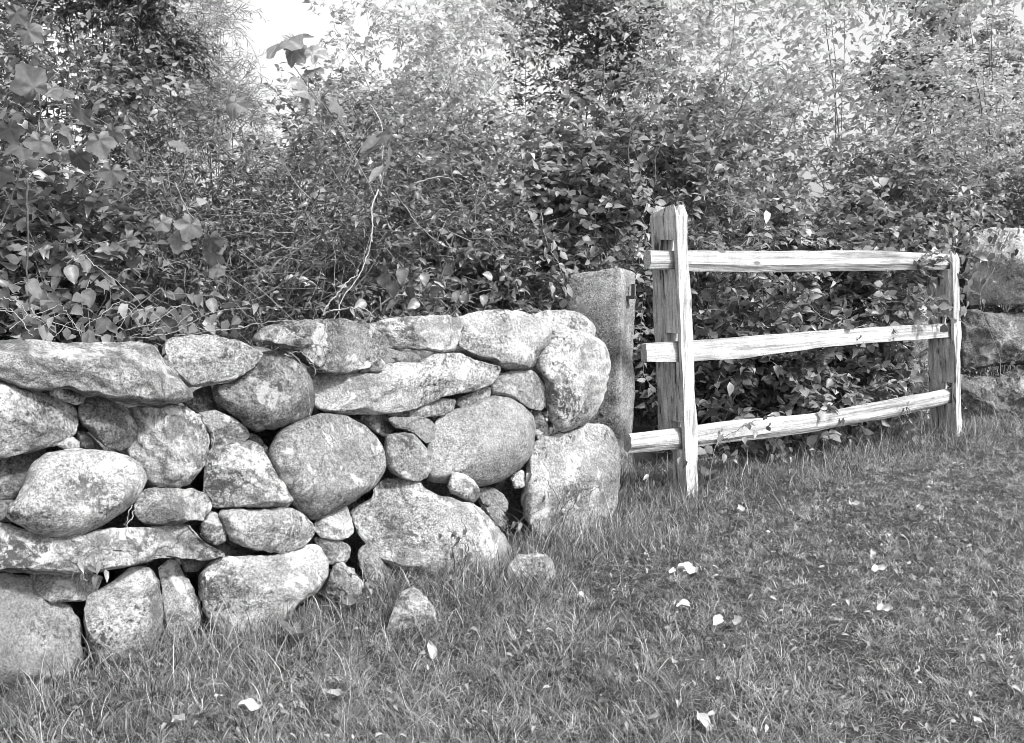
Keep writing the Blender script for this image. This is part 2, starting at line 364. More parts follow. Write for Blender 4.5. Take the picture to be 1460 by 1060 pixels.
S('stone', 'narrow grey sliver of stone between the triangular stone and the big round boulder', 'stone', cC, [(195,705),(250,725),(320,820),(380,930),(412,1020),(400,1055),(340,950),(270,830),(210,750)], M_GREY, back=0.05)
S('stone', 'small flat stone with a faceted face below the ringed boulder', 'stone', cA, [(600,930),(640,868),(750,865),(850,868),(910,880),(942,915),(930,960),(900,1000),(820,1005),(720,1025),(640,1010),(600,975)], M_GREY, back=-0.04, cuts=3, flat=3)
S('slab_stone', 'long thin flat slab low on the left end, weed hanging over its front', 'stone', cB, [(-80,150),(0,140),(60,160),(190,190),(340,195),(430,175),(560,165),(700,160),(790,143),(840,155),(880,200),(930,240),(985,268),(1005,285),(960,302),(900,312),(840,302),(720,300),(650,315),(560,335),(480,352),(400,365),(330,372),(200,367),(100,360),(0,357),(-80,350)], M_BAND2, back=-0.04, flat=4, cuts=2, thick=1.2)
S('stone', 'small half round stone tucked under the long thin slab at left', 'stone', cB, [(140,365),(250,360),(400,368),(455,385),(430,440),(390,480),(320,492),(230,490),(170,470),(145,420)], M_GREY, back=0.0)
S('boulder', 'huge pale speckled boulder in the bottom left corner sunk in the grass', 'stone', cB, [(-100,390),(0,360),(90,360),(140,375),(150,430),(190,480),(260,500),(310,520),(345,570),(360,650),(367,740),(345,830),(250,880),(100,900),(-100,890)], M_SMOOTH, back=0.04, flat=3, cuts=1)
S('boulder', 'upright egg shaped boulder with black pitting and a square dark lichen patch', 'stone', cB, [(380,600),(378,520),(395,465),(450,430),(520,390),(570,350),(620,335),(670,360),(700,400),(718,470),(722,550),(710,640),(680,700),(620,755),(550,782),(480,787),(430,767),(395,700)], M_PALE, back=-0.03, flat=2.3, cuts=1, rough=0.7)
S('stone', 'narrow upright stone squeezed between the pitted egg boulder and its right neighbour', 'stone', cB, [(705,345),(750,310),(790,312),(815,370),(850,420),(885,490),(892,540),(880,590),(835,640),(790,655),(750,620),(728,560),(722,470),(715,400)], M_GREY, back=0.02, cuts=3)
S('chip_stone', 'small dark chip under the right tip of the long thin slab', 'stone', cB, [(800,300),(880,295),(910,325),(870,360),(825,355)], M_DARK, back=0.02)
S('boulder', 'broad boulder low in the wall with white scraped streaks across its front', 'stone', cO, [(286,844),(286,819),(295,806),(314,796),(337,793),(369,791),(400,788),(421,784),(440,779),(455,781),(467,800),(469,822),(458,840),(440,853),(418,872),(405,890),(390,912),(365,922),(340,918),(315,902),(295,878)], M_PALE, back=-0.02, flat=2.6, cuts=2)
S('stone', 'oval stone ringed with white lichen above the broad streaked boulder', 'stone', cB, [(978,110),(990,85),(1060,80),(1160,78),(1260,72),(1330,90),(1370,125),(1397,175),(1385,215),(1340,250),(1260,280),(1180,270),(1090,248),(1030,218),(1000,170)], M_PALE, back=-0.03, cuts=2)
S('pebble', 'small round stone left of the oval ringed stone', 'stone', cB, [(892,150),(930,100),(960,97),(990,130),(1008,180),(1000,222),(960,240),(920,228),(888,200)], M_GREY, back=0.0, cuts=1)
# -- middle
S('stone', 'knobbly capstone with a dark overhanging underside near the hanging vine stem', 'stone', cC, [(215,225),(240,185),(270,160),(330,150),(400,150),(480,130),(560,120),(640,125),(720,140),(790,150),(840,190),(870,240),(888,290),(850,330),(780,370),(700,395),(640,400),(560,385),(500,365),(440,320),(390,280),(300,250),(240,245)], M_GREY, back=-0.03, flat=2.8, cuts=3, rough=1.5)
S('stone', 'thin white capstone between the knobbly and the domed capstones', 'stone', cC, [(785,150),(850,140),(930,118),(1050,110),(1180,108),(1250,115),(1265,150),(1250,210),(1230,270),(1180,290),(1100,285),(1000,272),(930,275),(890,270),(870,225),(830,180)], M_WHITE, back=-0.02, flat=3, cuts=2)
S('pebble', 'tiny flattened pebble under the thin white capstone', 'stone', cC, [(915,318),(960,292),(1010,290),(1058,325),(1020,347),(950,343)], M_GREY, back=-0.05, cuts=0)
S('chip_stone', 'little angular chip lying on the long lichened slab', 'stone', cC, [(800,355),(850,328),(878,350),(865,385),(815,385)], M_GREY, back=-0.05, cuts=1)
S('slab_stone', 'long lichen blotched slab in the upper middle of the wall', 'stone', cC, [(510,470),(505,410),(560,400),(680,398),(800,395),(870,360),(940,338),(1050,338),(1130,300),(1250,298),(1330,330),(1400,355),(1463,365),(1458,400),(1415,455),(1330,485),(1250,505),(1160,520),(1100,550),(1000,585),(900,595),(780,598),(680,600),(590,590),(530,560)], M_PALE, back=-0.02, flat=3.6, cuts=2, thick=1.1)
S('wedge_stone', 'thin wedge stone packed under the right end of the lichened slab', 'stone', cC, [(895,605),(980,588),(1080,553),(1180,526),(1228,535),(1222,577),(1180,607),(1080,618),(960,622)], M_GREY, back=0.0, flat=3.5, cuts=2)
S('wedge_stone', 'short square wedge stone left of the white spotted oval stone', 'stone', cD, [(320,545),(345,520),(400,495),(460,468),(487,473),(487,512),(440,542),(390,577),(350,575)], M_GREY, back=0.0, flat=3.5, cuts=2)
S('wedge_stone', 'blunt tapered wedge stone just above the small round ball stone', 'stone', cC, [(895,625),(960,622),(1060,618),(1110,638),(1132,680),(1122,732),(1085,747),(1040,712),(980,682),(930,672)], M_GREY, back=-0.03, flat=3, cuts=2)
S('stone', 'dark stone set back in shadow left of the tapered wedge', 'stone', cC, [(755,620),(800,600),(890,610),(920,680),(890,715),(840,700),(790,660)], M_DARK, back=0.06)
S('stone', 'small ball shaped stone between the two largest boulders in the middle', 'stone', cC, [(876,760),(890,710),(960,700),(1020,705),(1080,770),(1115,820),(1114,870),(1090,920),(1040,940),(970,927),(910,892),(883,840)], M_GREY, back=-0.04, flat=2.2, cuts=1, rough=0.7)
S('boulder', 'great round boulder in the middle of the wall with pale lichen patches', 'stone', cO, [(384,660),(386,636),(402,614),(430,599),(459,590),(486,594),(512,604),(534,620),(547,641),(552,661),(547,679),(533,695),(513,708),(490,722),(466,734),(446,739),(428,732),(411,713),(395,687)], M_GREY, back=-0.02, flat=2.3, cuts=1, rough=0.7)
S('boulder', 'great smooth even grey boulder right of the ball shaped stone', 'stone', cD, [(160,860),(180,740),(215,640),(260,595),(320,578),(390,558),(450,525),(520,515),(590,525),(650,560),(700,610),(716,670),(712,750),(690,820),(640,880),(560,930),(490,955),(420,967),(340,960),(250,950),(180,930)], M_SMOOTH, back=0.0, flat=2.3, cuts=1, rough=0.6)
# -- right end
S('stone', 'domed speckled capstone left of the tall white boulder', 'stone', cD, [(330,120),(420,90),(560,80),(660,88),(740,120),(790,155),(800,190),(775,250),(735,290),(710,350),(690,375),(600,375),(550,370),(510,335),(440,322),(380,292),(330,262),(322,220),(345,170)], M_PALE, back=-0.02, flat=2.8, cuts=2)
S('stone', 'pale rounded capstone at the back of the wall beside the granite post', 'stone', cD, [(705,100),(760,85),(860,80),(940,100),(1000,140),(1020,180),(1010,215),(940,225),(860,215),(790,200),(760,140)], M_PALE, back=0.22, cuts=1)
S('boulder', 'tall white boulder with dark lichen blotches at the right end of the wall', 'stone', cD, [(800,200),(860,180),(930,185),(1000,205),(1060,250),(1085,300),(1088,370),(1075,450),(1050,540),(1020,600),(970,640),(920,665),(860,687),(800,640),(770,560),(765,480),(740,420),(715,370),(720,320),(760,260)], M_WHITE, back=-0.03, flat=2.5, cuts=1)
S('stone', 'white spotted oval stone left of the tall white boulder', 'stone', cD, [(493,460),(530,410),(600,386),(690,383),(740,418),(770,480),(767,552),(740,582),(690,572),(620,532),(560,517),(500,502)], M_PALE, back=-0.02, cuts=1)
S('wedge_stone', 'slim upright wedge stone below the tall white boulder', 'stone', cD, [(706,588),(740,593),(777,650),(789,700),(770,725),(728,722),(715,660)], M_GREY, back=0.0, flat=3, cuts=2)
S('boulder', 'large square coarse granite boulder at the foot of the right end', 'stone', cO, [(752,660),(757,640),(769,628),(792,622),(820,615),(837,606),(855,607),(871,615),(879,630),(882,652),(881,686),(877,720),(868,752),(830,768),(785,768),(755,755),(746,720),(748,690)], M_PALE, back=0.0, flat=3.4, cuts=2, thick=0.9)
# -- foot of the wall
S('boulder', 'wide sloping boulder half buried in grass at the middle foot of the wall', 'stone', cE, [(330,235),(375,195),(430,165),(440,120),(490,75),(560,75),(650,95),(700,130),(760,160),(830,175),(900,195),(960,230),(1010,280),(1055,350),(1085,430),(1060,530),(900,590),(760,590),(600,540),(460,450),(370,340)], M_GREY, back=-0.06, flat=2.6, cuts=1)
S('stone', 'small upright pebble resting against the great smooth grey boulder', 'stone', cE, [(795,110),(810,60),(850,47),(900,75),(935,120),(943,150),(910,187),(860,165),(810,145)], M_GREY, back=-0.09, cuts=1)
S('stone', 'small half hidden stone right of the upright pebble', 'stone', cE, [(935,125),(1000,118),(1050,150),(1075,190),(1065,228),(1010,222),(955,195)], M_GREY, back=0.0)
S('pebble', 'tiny pale stone under the left edge of the square granite boulder', 'stone', cE, [(1090,75),(1120,38),(1150,45),(1150,108),(1110,120)], M_PALE, back=0.0, cuts=1)
S('pebble', 'little grey stone on the right shoulder of the wide sloping boulder', 'stone', cE, [(970,215),(1030,212),(1066,262),(1045,300),(995,265)], M_GREY, back=-0.03, cuts=1)
S('stone', 'small white triangular stone below the great round boulder', 'stone', cE, [(162,285),(200,250),(260,220),(310,210),(330,260),(345,320),(320,355),(260,362),(190,352),(168,322)], M_WHITE, back=-0.02, flat=3, cuts=2)
S('stone', 'small grey angular stone directly under the white triangular stone', 'stone', cE, [(165,358),(230,353),(290,373),(327,400),(322,452),(290,473),(230,482),(198,440),(178,400)], M_GREY, back=0.0, cuts=3)
S('stone', 'elongated tilted stone leaning against the wide sloping boulder at its left', 'stone', cE, [(365,430),(410,383),(440,393),(472,450),(512,500),(533,560),(518,640),(470,650),(425,595),(388,520)], M_GREY, back=-0.04, cuts=2)
S('stone', 'low rough stone overgrown with weeds right of the streaked boulder', 'stone', cE, [(230,560),(250,490),(300,483),(350,518),(388,580),(380,670),(300,720),(245,690),(225,620)], M_GREY, base=(490,866), rough=2.0)
S('stone', 'knee high conical fieldstone standing loose in the grass before the wall', 'stone', cE, [(518,740),(545,660),(580,610),(630,592),(670,620),(710,670),(738,730),(735,830),(650,870),(560,870),(515,820)], M_GREY, base=(588,893), cuts=2)
S('stone', 'low flat fieldstone almost hidden in grass right of the sloping boulder', 'stone', cE, [(1075,500),(1120,440),(1200,433),(1260,440),(1293,480),(1295,560),(1240,620),(1150,630),(1085,590)], M_GREY, base=(757,826), cuts=2)

# the wall goes on a little past the left edge of the picture
S('slab_stone', 'flat capstone continuing the wall beyond the left end of the long pale slab', 'stone', cO, [(-360,520),(-300,488),(-180,480),(-60,488),(-38,530),(-60,572),(-180,590),(-320,585)], M_GREY, flat=4, cuts=2)
S('boulder', 'grey boulder in the middle of the wall beyond its left edge boulder', 'stone', cO, [(-330,640),(-300,590),(-180,592),(-60,585),(-36,620),(-60,668),(-180,705),(-300,700)], M_PALE, cuts=2)
S('boulder', 'broad boulder low in the wall beyond the left end of the thin slab', 'stone', cO, [(-340,760),(-310,705),(-180,705),(-50,690),(-28,745),(-40,810),(-180,840),(-320,830)], M_DARK, cuts=2)
S('boulder', 'base boulder at the foot of the wall beyond the corner boulder', 'stone', cO, [(-360,950),(-320,840),(-180,840),(-50,822),(-34,900),(-45,990),(-180,1040),(-340,1060)], M_PALE, cuts=1, flat=3)

# rubble packed in the heart of the wall
def blob(c, r, seed, sq=(1, 1, 1), nu=12, nv=8):
    th = np.linspace(0, 2 * math.pi, nu, endpoint=False); ph = np.linspace(0, math.pi, nv + 1)[1:-1]
    P = [np.array([0, 0, 1.0])] + [np.array([math.sin(p) * math.cos(t), math.sin(p) * math.sin(t), math.cos(p)]) for p in ph for t in th] + [np.array([0, 0, -1.0])]
    P = np.array(P) * sq; rs = np.random.default_rng(seed); A = rs.normal(size=(5, 3))
    d = 1 + 0.12 * np.sin(P @ A.T * 2).sum(1) / 2
    Fc = [(0, 1 + a, 1 + (a + 1) % nu) for a in range(nu)]
    for k in range(nv - 2):
        for a in range(nu): Fc.append((1 + k * nu + a, 1 + (k + 1) * nu + a, 1 + (k + 1) * nu + (a + 1) % nu)); Fc.append((1 + k * nu + a, 1 + (k + 1) * nu + (a + 1) % nu, 1 + k * nu + (a + 1) % nu))
    L = len(P) - 1; k0 = 1 + (nv - 2) * nu
    Fc += [(L, k0 + (a + 1) % nu, k0 + a) for a in range(nu)]
    return P * d[:, None] * r + c, np.array(Fc)
Vs, Fs, o_ = [], [], 0
LEN = np.linalg.norm(PR - PL)
for q in range(430):
    s = rng.uniform(-0.5, LEN + 0.10); z = rng.uniform(0.03, 0.72); d = rng.uniform(0.17, 0.60)
    c_ = PL + T * s - WN * (d + BATTER * z) + np.array([0, 0, z])
    v_, f_ = blob(c_, rng.uniform(0.06, 0.13), q, rng.uniform(0.7, 1.25, 3)); Vs.append(v_); Fs.append(f_ + o_); o_ += len(v_)
tag(mesh_obj('rubble', np.concatenate(Vs), np.concatenate(Fs), M_GREY, smooth=True), 'rubble packed inside the dry stone wall', 'rubble', kind='stuff')

# ------------------------------------------------------------------ split rail fence
FL = ground(980, 706); FR = ground(1364, 624)
FD = unit((FR - FL) * [1, 1, 0]); FN = np.array([FD[1], -FD[0], 0.0])
def fp(px, py): return on_plane((px, py), FL, FN)[0]
import bmesh
def fix_normals(me):
    bm = bmesh.new(); bm.from_mesh(me); bmesh.ops.recalc_face_normals(bm, faces=bm.faces); bm.to_mesh(me); bm.free()
def prism(path, sections, name, mat, parent, seed, amp=0.006, stretch=6.0, ends=True):
    """path (k,3); sections (k,n,3) world offsets -> closed skin with long-grained noise."""
    k, n, _ = sections.shape; V = (path[:, None] + sections).reshape(-1, 3); Fc = []
    for a in range(k - 1):
        for b__ in range(n): Fc.append((a * n + b__, a * n + (b__ + 1) % n, (a + 1) * n + (b__ + 1) % n, (a + 1) * n + b__))
    ax = unit(path[-1] - path[0])
    al = (V - path[0]) @ ax; Q = V - np.outer(al, ax) * (1 - 1 / stretch)
    cen = np.repeat(path, n, 0); rad = unit(V - cen)
    d = np.array([noise.fractal(Vector(q * 26) + Vector((seed, 0, 0)), 0.8, 2.0, 4) for q in Q])
    V = V + rad * (amp * d)[:, None]
    c0 = V[:n].mean(0); c1 = V[-n:].mean(0); V = np.vstack([V, c0, c1])
    for b__ in range(n): Fc.append((k * n, (b__ + 1) % n, b__)); Fc.append((k * n + 1, (k - 1) * n + b__, (k - 1) * n + (b__ + 1) % n))
    o = mesh_obj(name, V, Fc, mat, parent); fix_normals(o.data); return o

def poly_ring(pts, per=4):
    pts = np.asarray(pts, float); out = []
    for a in range(len(pts)):
        p, q = pts[a], pts[(a + 1) % len(pts)]
        for t in np.linspace(0, 1, per, endpoint=False): out.append(p + (q - p) * t)
    return np.array(out)

M_POST = wood_mat('weathered_post_wood', 0.62, 2, 1.1)
M_RAIL = wood_mat('weathered_rail_wood', 0.50, 0, 0.55, math.atan2(FD[1], FD[0]))
fence = empty('split_rail_fence', FL, 'short weathered three rail split wood fence between the stone wall and the far stones', 'fence')
ZUP = np.array([0, 0, 1.0])
def make_post(top_px, base_px, hw, hd, seed, taper, jag):
    b0 = fp(*base_px); b0[2] = -0.15; t0 = fp(*top_px); k = 44
    path = np.linspace(b0, t0, k); path -= FN * (hd - 0.02)
    ring = poly_ring([(-hw, hd), (hw * 0.9, hd * 0.9), (hw, -hd * 0.8), (-hw * 0.8, -hd)], 9)
    secs = []
    for a in range(k):
        u = a / (k - 1); r_ = ring.copy()
        f_ = taper(u); r_[:, 1] = np.where(r_[:, 1] < 0, r_[:, 1] * f_, r_[:, 1])
        off = r_[:, 0:1] * FD + r_[:, 1:2] * FN
        if a == k - 1: off = off * 0.8 + ZUP * np.array([jag * math.sin(7 * q[0] / hw + 2 * q[1] / hd) for q in ring])[:, None]
        secs.append(off)
    return prism(path, np.array(secs), 'post', M_POST, fence, seed, 0.012, 10)
tp = lambda u: 0.10 + 0.90 * min(1, max(0, (u - 0.235) / 0.035))
postL = make_post((969, 297), (988, 706), 0.046, 0.088, 3, tp, 0.018)
postR = make_post((1360, 362), (1367, 624), 0.046, 0.085, 8, lambda u: 1.0, 0.015)

def make_rail(pix, hs_, seed, section, depth):
    """pix: pixel centre line left to right; hs_: half heights in metres along it."""
    P = np.array([on_plane(p, FL - FN * depth, FN)[0] for p in pix])
    u = np.linspace(0, len(P) - 1, 60); iu = np.minimum(u.astype(int), len(P) - 2); fr = (u - iu)[:, None]
    path = P[iu] * (1 - fr) + P[iu + 1] * fr; hh = np.interp(u, np.arange(len(P)), hs_)
    ring = poly_ring(section, 5); secs = []
    for a in range(60):
        h = hh[a]; r_ = ring * h * 0.94
        wob = 1 + 0.05 * noise.noise(Vector((a * 0.13, seed, 0)))
        secs.append((r_[:, 0:1] * 0.75 * FN + r_[:, 1:2] * ZUP) * wob)
    return prism(path, np.array(secs), 'rail', M_RAIL, fence, seed, 0.0055, 14)
sec_top = [(0.55, 0.85), (0.75, -0.35), (0.25, -1.0), (-0.6, -0.8), (-0.6, 0.8)]
sec_mid = [(0.6, 0.95), (0.75, -0.9), (-0.4, -0.95), (-0.6, 0.85)]
sec_bot = [(0.2, 0.95), (0.75, 0.55), (0.7, -0.45), (0.2, -1.0), (-0.6, -0.7), (-0.55, 0.8)]
DEP = 0.042
railT = make_rail([(923, 370), (985, 371), (1100, 372), (1230, 371), (1345, 373), (1361, 373)], [.047, .056, .061, .062, .058, .05], 1.5, sec_top, DEP)
railM = make_rail([(917, 503), (985, 500), (1060, 495), (1160, 484), (1260, 477), (1345, 471), (1361, 470)], [.043, .055, .058, .052, .050, .049, .045], 5.5, sec_mid, DEP)
railB = make_rail([(894, 632), (985, 622), (1060, 613), (1160, 602), (1260, 584), (1345, 566), (1363, 562)], [.048, .056, .058, .056, .056, .052, .048], 9.5, sec_bot, DEP)
# mortises cut right through the posts
dg = None
for post, pxs in ((postL, [(957, 367), (960, 499), (965, 624)]), (postR, [(1358, 371), (1360, 469), (1360, 561)])):
    cut = []
    for q in pxs:
        c_ = on_plane(q, FL - FN * DEP, FN)[0]; hx, hy, hz_ = 0.3, 0.040, 0.066
        B = np.array([(sx * hx, sy * hy, sz * hz_) for sx in (-1, 1) for sy in (-1, 1) for sz in (-1, 1)])
        Vc = c_ + B[:, 0:1] * FD + B[:, 1:2] * FN + B[:, 2:3] * ZUP + ZUP * 0.012
        cu = mesh_obj('cutter', Vc, [(0, 1, 3, 2), (4, 6, 7, 5), (0, 4, 5, 1), (2, 3, 7, 6), (0, 2, 6, 4), (1, 5, 7, 3)], None); fix_normals(cu.data)
        md = post.modifiers.new('m', 'BOOLEAN'); md.operation = 'DIFFERENCE'; md.object = cu; md.solver = 'EXACT'; cut.append(cu)
    dg = bpy.context.evaluated_depsgraph_get(); dg.update()
    me = bpy.data.meshes.new_from_object(post.evaluated_get(dg)); post.modifiers.clear(); post.data = me
    for cu in cut: bpy.data.objects.remove(cu, do_unlink=True)

# ------------------------------------------------------------------ granite gateposts
def granite_post(name, label, corner, left, right, topz, base_drop, seed):
    """corner / left / right ground-plan points (x, y) of a squared post; topz (corner, left, right) heights."""
    c, l, r_ = map(np.array, (corner, left, right)); bk = l + r_ - c
    ring = poly_ring([c, r_, bk, l], 10); k = 50; n = len(ring)
    zt = poly_ring([(topz[0], 0), (topz[2], 0), (topz[1] + topz[2] - topz[0], 0), (topz[1], 0)], 10)[:, 0]
    V = np.array([[*ring[a], -base_drop + (zt[a] + base_drop) * u] for u in np.linspace(0, 1, k) for a in range(n)])
    cen = ring.mean(0); lay = []
    for f_ in (0.93, 0.8, 0.55, 0.25):                                       # rounded, worn top
        lay.append(np.column_stack([cen + (ring - cen) * f_, zt * f_ + zt.mean() * (1 - f_) + 0.012 * (1 - f_) + 0.006]))
    V = np.vstack([V] + lay + [[[*cen, zt.mean() + 0.02]]]); Fc = []
    K = k + 4
    for a in range(K - 1):
        for b__ in range(n): Fc.append((a * n + b__, a * n + (b__ + 1) % n, (a + 1) * n + (b__ + 1) % n, (a + 1) * n + b__))
    for b__ in range(n): Fc.append(((K - 1) * n + b__, (K - 1) * n + (b__ + 1) % n, K * n))
    V = grow(V, Fc, [(5, 0.013, 3), (22, 0.006, 4)], seed)
    return Fc, V
pc = at(884, 520, 4.95); pl_ = at(805, 520, 5.06); pr_ = at(903, 520, 5.20)
zc, zl, zr = at(884, 380, 4.95)[2], at(806, 396, 5.06)[2], at(901, 392, 5.20)[2]
gp = empty('granite_gatepost', (pc[0], pc[1], 0), 'squared grey granite gatepost with slanted top behind the right end of the stone wall', 'gatepost')
Fc, V = granite_post('shaft', '', pc[:2], pl_[:2], pr_[:2], (zc, zl, zr), 0.1, 61)
mesh_obj('shaft', V, Fc, M_GRAN, gp, smooth=True)
# iron pin in the right face
def boxv(c, ex, ey, ez, hx, hy, hz_):
    B = np.array([(sx * hx, sy * hy, sz * hz_) for sx in (-1, 1) for sy in (-1, 1) for sz in (-1, 1)]); return c + B[:, 0:1] * ex + B[:, 1:2] * ey + B[:, 2:3] * ez
BF = [(0, 1, 3, 2), (4, 6, 7, 5), (0, 4, 5, 1), (2, 3, 7, 6), (0, 2, 6, 4), (1, 5, 7, 3)]
fx = unit(np.append(pr_[:2] - pc[:2], 0)); fo = np.array([fx[1], -fx[0], 0])
mid = np.append(pc[:2] + (pr_[:2] - pc[:2]) * 0.45, at(893, 424, 5.08)[2]) 
Vp = np.vstack([boxv(mid + fo * 0.015, fx, fo, ZUP, 0.028, 0.03, 0.008), boxv(mid + fo * 0.03 + fx * 0.004 + ZUP * 0.034, fx, fo, ZUP, 0.008, 0.008, 0.034)])
mesh_obj('iron_pin', Vp, BF + [tuple(8 + q for q in f) for f in BF], M_IRON, gp)
pc = at(1300, 520, 6.75); pl_ = at(1288, 520, 6.98); pr_ = at(1342, 520, 6.85)
g2 = empty('granite_gatepost', (pc[0], pc[1], 0), 'overgrown granite gatepost standing behind the right end of the wooden fence', 'gatepost')
Fc, V = granite_post('shaft', '', pc[:2], pl_[:2], pr_[:2], (at(1300, 392, 6.75)[2],) * 3, 0.1, 62)
mesh_obj('shaft', V, Fc, M_GRAN, g2, smooth=True)

# ------------------------------------------------------------------ far wall at the right, seen beyond the fence
RW = (at(1385, 560, 6.75), unit(np.array([0.35, -0.94, 0.1])))
GR2 = 'stones of the far wall beyond the fence'
S('boulder', 'large weathered top block of the far wall, creeper draped over it', 'stone', cG, [(628,390),(632,230),(650,120),(690,78),(780,66),(900,78),(1010,90),(1020,250),(1015,390),(900,398),(780,404),(660,408)], M_FARW, plane=RW, group=GR2, grow_px=-2.0, rough=1.3, flat=4.5, cuts=3, tilt=0.5)
S('boulder', 'darker middle block of the far wall with pale lichen splashes', 'stone', cG, [(622,424),(740,424),(860,420),(960,428),(1015,440),(1015,620),(900,645),(780,658),(700,668),(622,664)], M_DARK, plane=RW, group=GR2, grow_px=-2.0, rough=1.3, flat=4.5, cuts=3, tilt=0.5, back=0.05)
S('boulder', 'low rounded grey block at the bottom of the far wall', 'stone', cG, [(745,760),(780,690),(860,650),(960,650),(1020,720),(1020,860),(920,900),(800,890),(745,850)], M_GREY, plane=RW, group=GR2, grow_px=-2.5, rough=1.6, flat=2.8, cuts=2, tilt=0.5, back=-0.1)
S('boulder', 'flat dark base block set back beside the right fence post', 'stone', cG, [(600,710),(700,698),(800,690),(830,760),(800,860),(700,900),(600,890)], M_DARK, plane=RW, group=GR2, grow_px=-2.5, rough=1.6, flat=3, cuts=2, tilt=0.5, back=0.1)

# ------------------------------------------------------------------ plants
def tpl_ovate(wd=0.30, fold=0.10, droop=0.22):
    ys = [0, .28, .62, 1.0]; V = [(0, y, -droop * y * y) for y in ys] + [(-wd, .30, fold - droop * .09), (wd, .30, fold - droop * .09), (-wd * .82, .62, fold * .8 - droop * .38), (wd * .82, .62, fold * .8 - droop * .38)]
    Fc = [(0, 1, 4), (0, 5, 1), (1, 2, 6), (1, 6, 4), (1, 7, 2), (1, 5, 7), (2, 3, 6), (2, 7, 3)]
    return np.array(V), np.array(Fc)
def tpl_lobed(seed=0):
    rs = np.random.default_rng(seed); m_ = 44; V = [(0, .32, 0)]; ph = rs.uniform(0, 6)
    for r_ in (0.4, 0.75, 1.0):
        for a in range(m_):
            t = 2 * math.pi * a / m_; lob = 0.46 + 0.065 * math.cos(5 * (t - math.pi / 2)) + 0.025 * math.sin(17 * t + ph) + 0.10 * math.sin(t)
            lob *= 1 - 0.55 * math.exp(-((t - 1.5 * math.pi) / 0.28) ** 2)
            x, y = r_ * lob * math.cos(t) * 1.05, 0.36 + r_ * lob * math.sin(t)
            V.append((x, y, 0.07 * r_ * (0.5 - 0.5 * math.cos(5 * (t - math.pi / 2))) - 0.22 * (r_ * lob) ** 2 * 2 + 0.05 * math.sin(3 * x + 5 * y + seed)))
    Fc = [(0, 1 + a, 1 + (a + 1) % m_) for a in range(m_)]
    for q in range(2):
        o = 1 + q * m_
        for a in range(m_): b_ = (a + 1) % m_; Fc += [(o + a, o + m_ + a, o + m_ + b_), (o + a, o + m_ + b_, o + b_)]
    tt = [0.1] + [0.16 * max(0, math.cos(5 * (2 * math.pi * a / m_ - math.pi / 2))) ** 6 - 0.03 for _ in range(3) for a in range(m_)]
    return np.array(V), np.array(Fc), np.array(tt)
def tpl_needle():
    return np.array([(0, 0, 0), (-.05, .5, 0), (.05, .5, 0.01), (0, 1, -.05)]), np.array([(0, 2, 1), (1, 2, 3)])
def tpl_fine(wd=0.3, fold=0.10, droop=0.25, pw=0.8, wav=0.03, n=9):
    V, Fc = [], []
    for a in range(n + 1):
        y = a / n; w_ = wd * (math.sin(math.pi * y ** pw) ** 0.75 if 0 < a < n else 0); z = -droop * y * y
        for k in (-1, -.5, 0, .5, 1): V.append((w_ * k, y - 0.10 * abs(k) * (1 - y), z + fold * abs(k) ** 1.3 + wav * abs(k) * math.sin(13 * y + 2 * k)))
    for a in range(n):
        for k in range(4):
            i_ = a * 5 + k; Fc += [(i_, i_ + 1, i_ + 6), (i_, i_ + 6, i_ + 5)]
    return np.array(V), np.array(Fc), np.array([0.14 if v[0] == 0 else (-0.05 if abs(k_ - 2) == 2 else 0.0) for q, v in enumerate(V) for k_ in [q % 5]])
FINE, FINEN = tpl_fine(0.40, 0.10, 0.25, 0.62), tpl_fine(0.2, 0.08, 0.3, 0.8)
OV, OVN, OVR = tpl_ovate(), tpl_ovate(0.19, 0.08, 0.3), tpl_ovate(0.42, 0.10, 0.15)
LOB, LOB2 = tpl_lobed(1), tpl_lobed(5)
NEED = tpl_needle()
OVC = tpl_ovate(0.26, 0.22, 0.45); OVT = tpl_ovate(0.34, -0.06, -0.1)
MIX_A, MIX_B, MIX_C = [OV, OVN, OVC], [OV, OVR, OVT, OVC], [OVN, OVC]

def leaf_geo(pos, ax, nr, size, tone, tpl):
    TV, TF = tpl[:2]; ax = unit(ax); sd = unit(np.cross(ax, nr)); nr = np.cross(sd, ax)
    V = pos[:, None] + size[:, None, None] * (TV[None, :, 0:1] * sd[:, None] + TV[None, :, 1:2] * ax[:, None] + TV[None, :, 2:3] * nr[:, None])
    n, k = len(pos), len(TV); Fc = (TF[None] + (np.arange(n) * k)[:, None, None]).reshape(-1, 3)
    tn = np.repeat(tone, k).reshape(n, k)
    if len(tpl) > 2: tn = tn + tpl[2][None]
    return V.reshape(-1, 3), Fc, np.clip(tn, 0, 1).ravel()
def leaves(name, pos, ax, nr, size, tone, tpl, mat, parent=None, origin=None):
    """tpl: one leaf shape, or a list of shapes mixed at random on the same plant."""
    if isinstance(tpl, list):
        w_ = np.random.default_rng(len(pos)).integers(0, len(tpl), len(pos)); G = [leaf_geo(pos[w_ == q], ax[w_ == q], nr[w_ == q], size[w_ == q], tone[w_ == q], t) for q, t in enumerate(tpl)]
        V = np.concatenate([g_[0] for g_ in G]); o = np.cumsum([0] + [len(g_[0]) for g_ in G]); Fc = np.concatenate([g_[1] + o[q] for q, g_ in enumerate(G)]); tn = np.concatenate([g_[2] for g_ in G])
    else: V, Fc, tn = leaf_geo(pos, ax, nr, size, tone, tpl)
    return mesh_obj(name, V, Fc, mat, parent, origin, tone=tn)
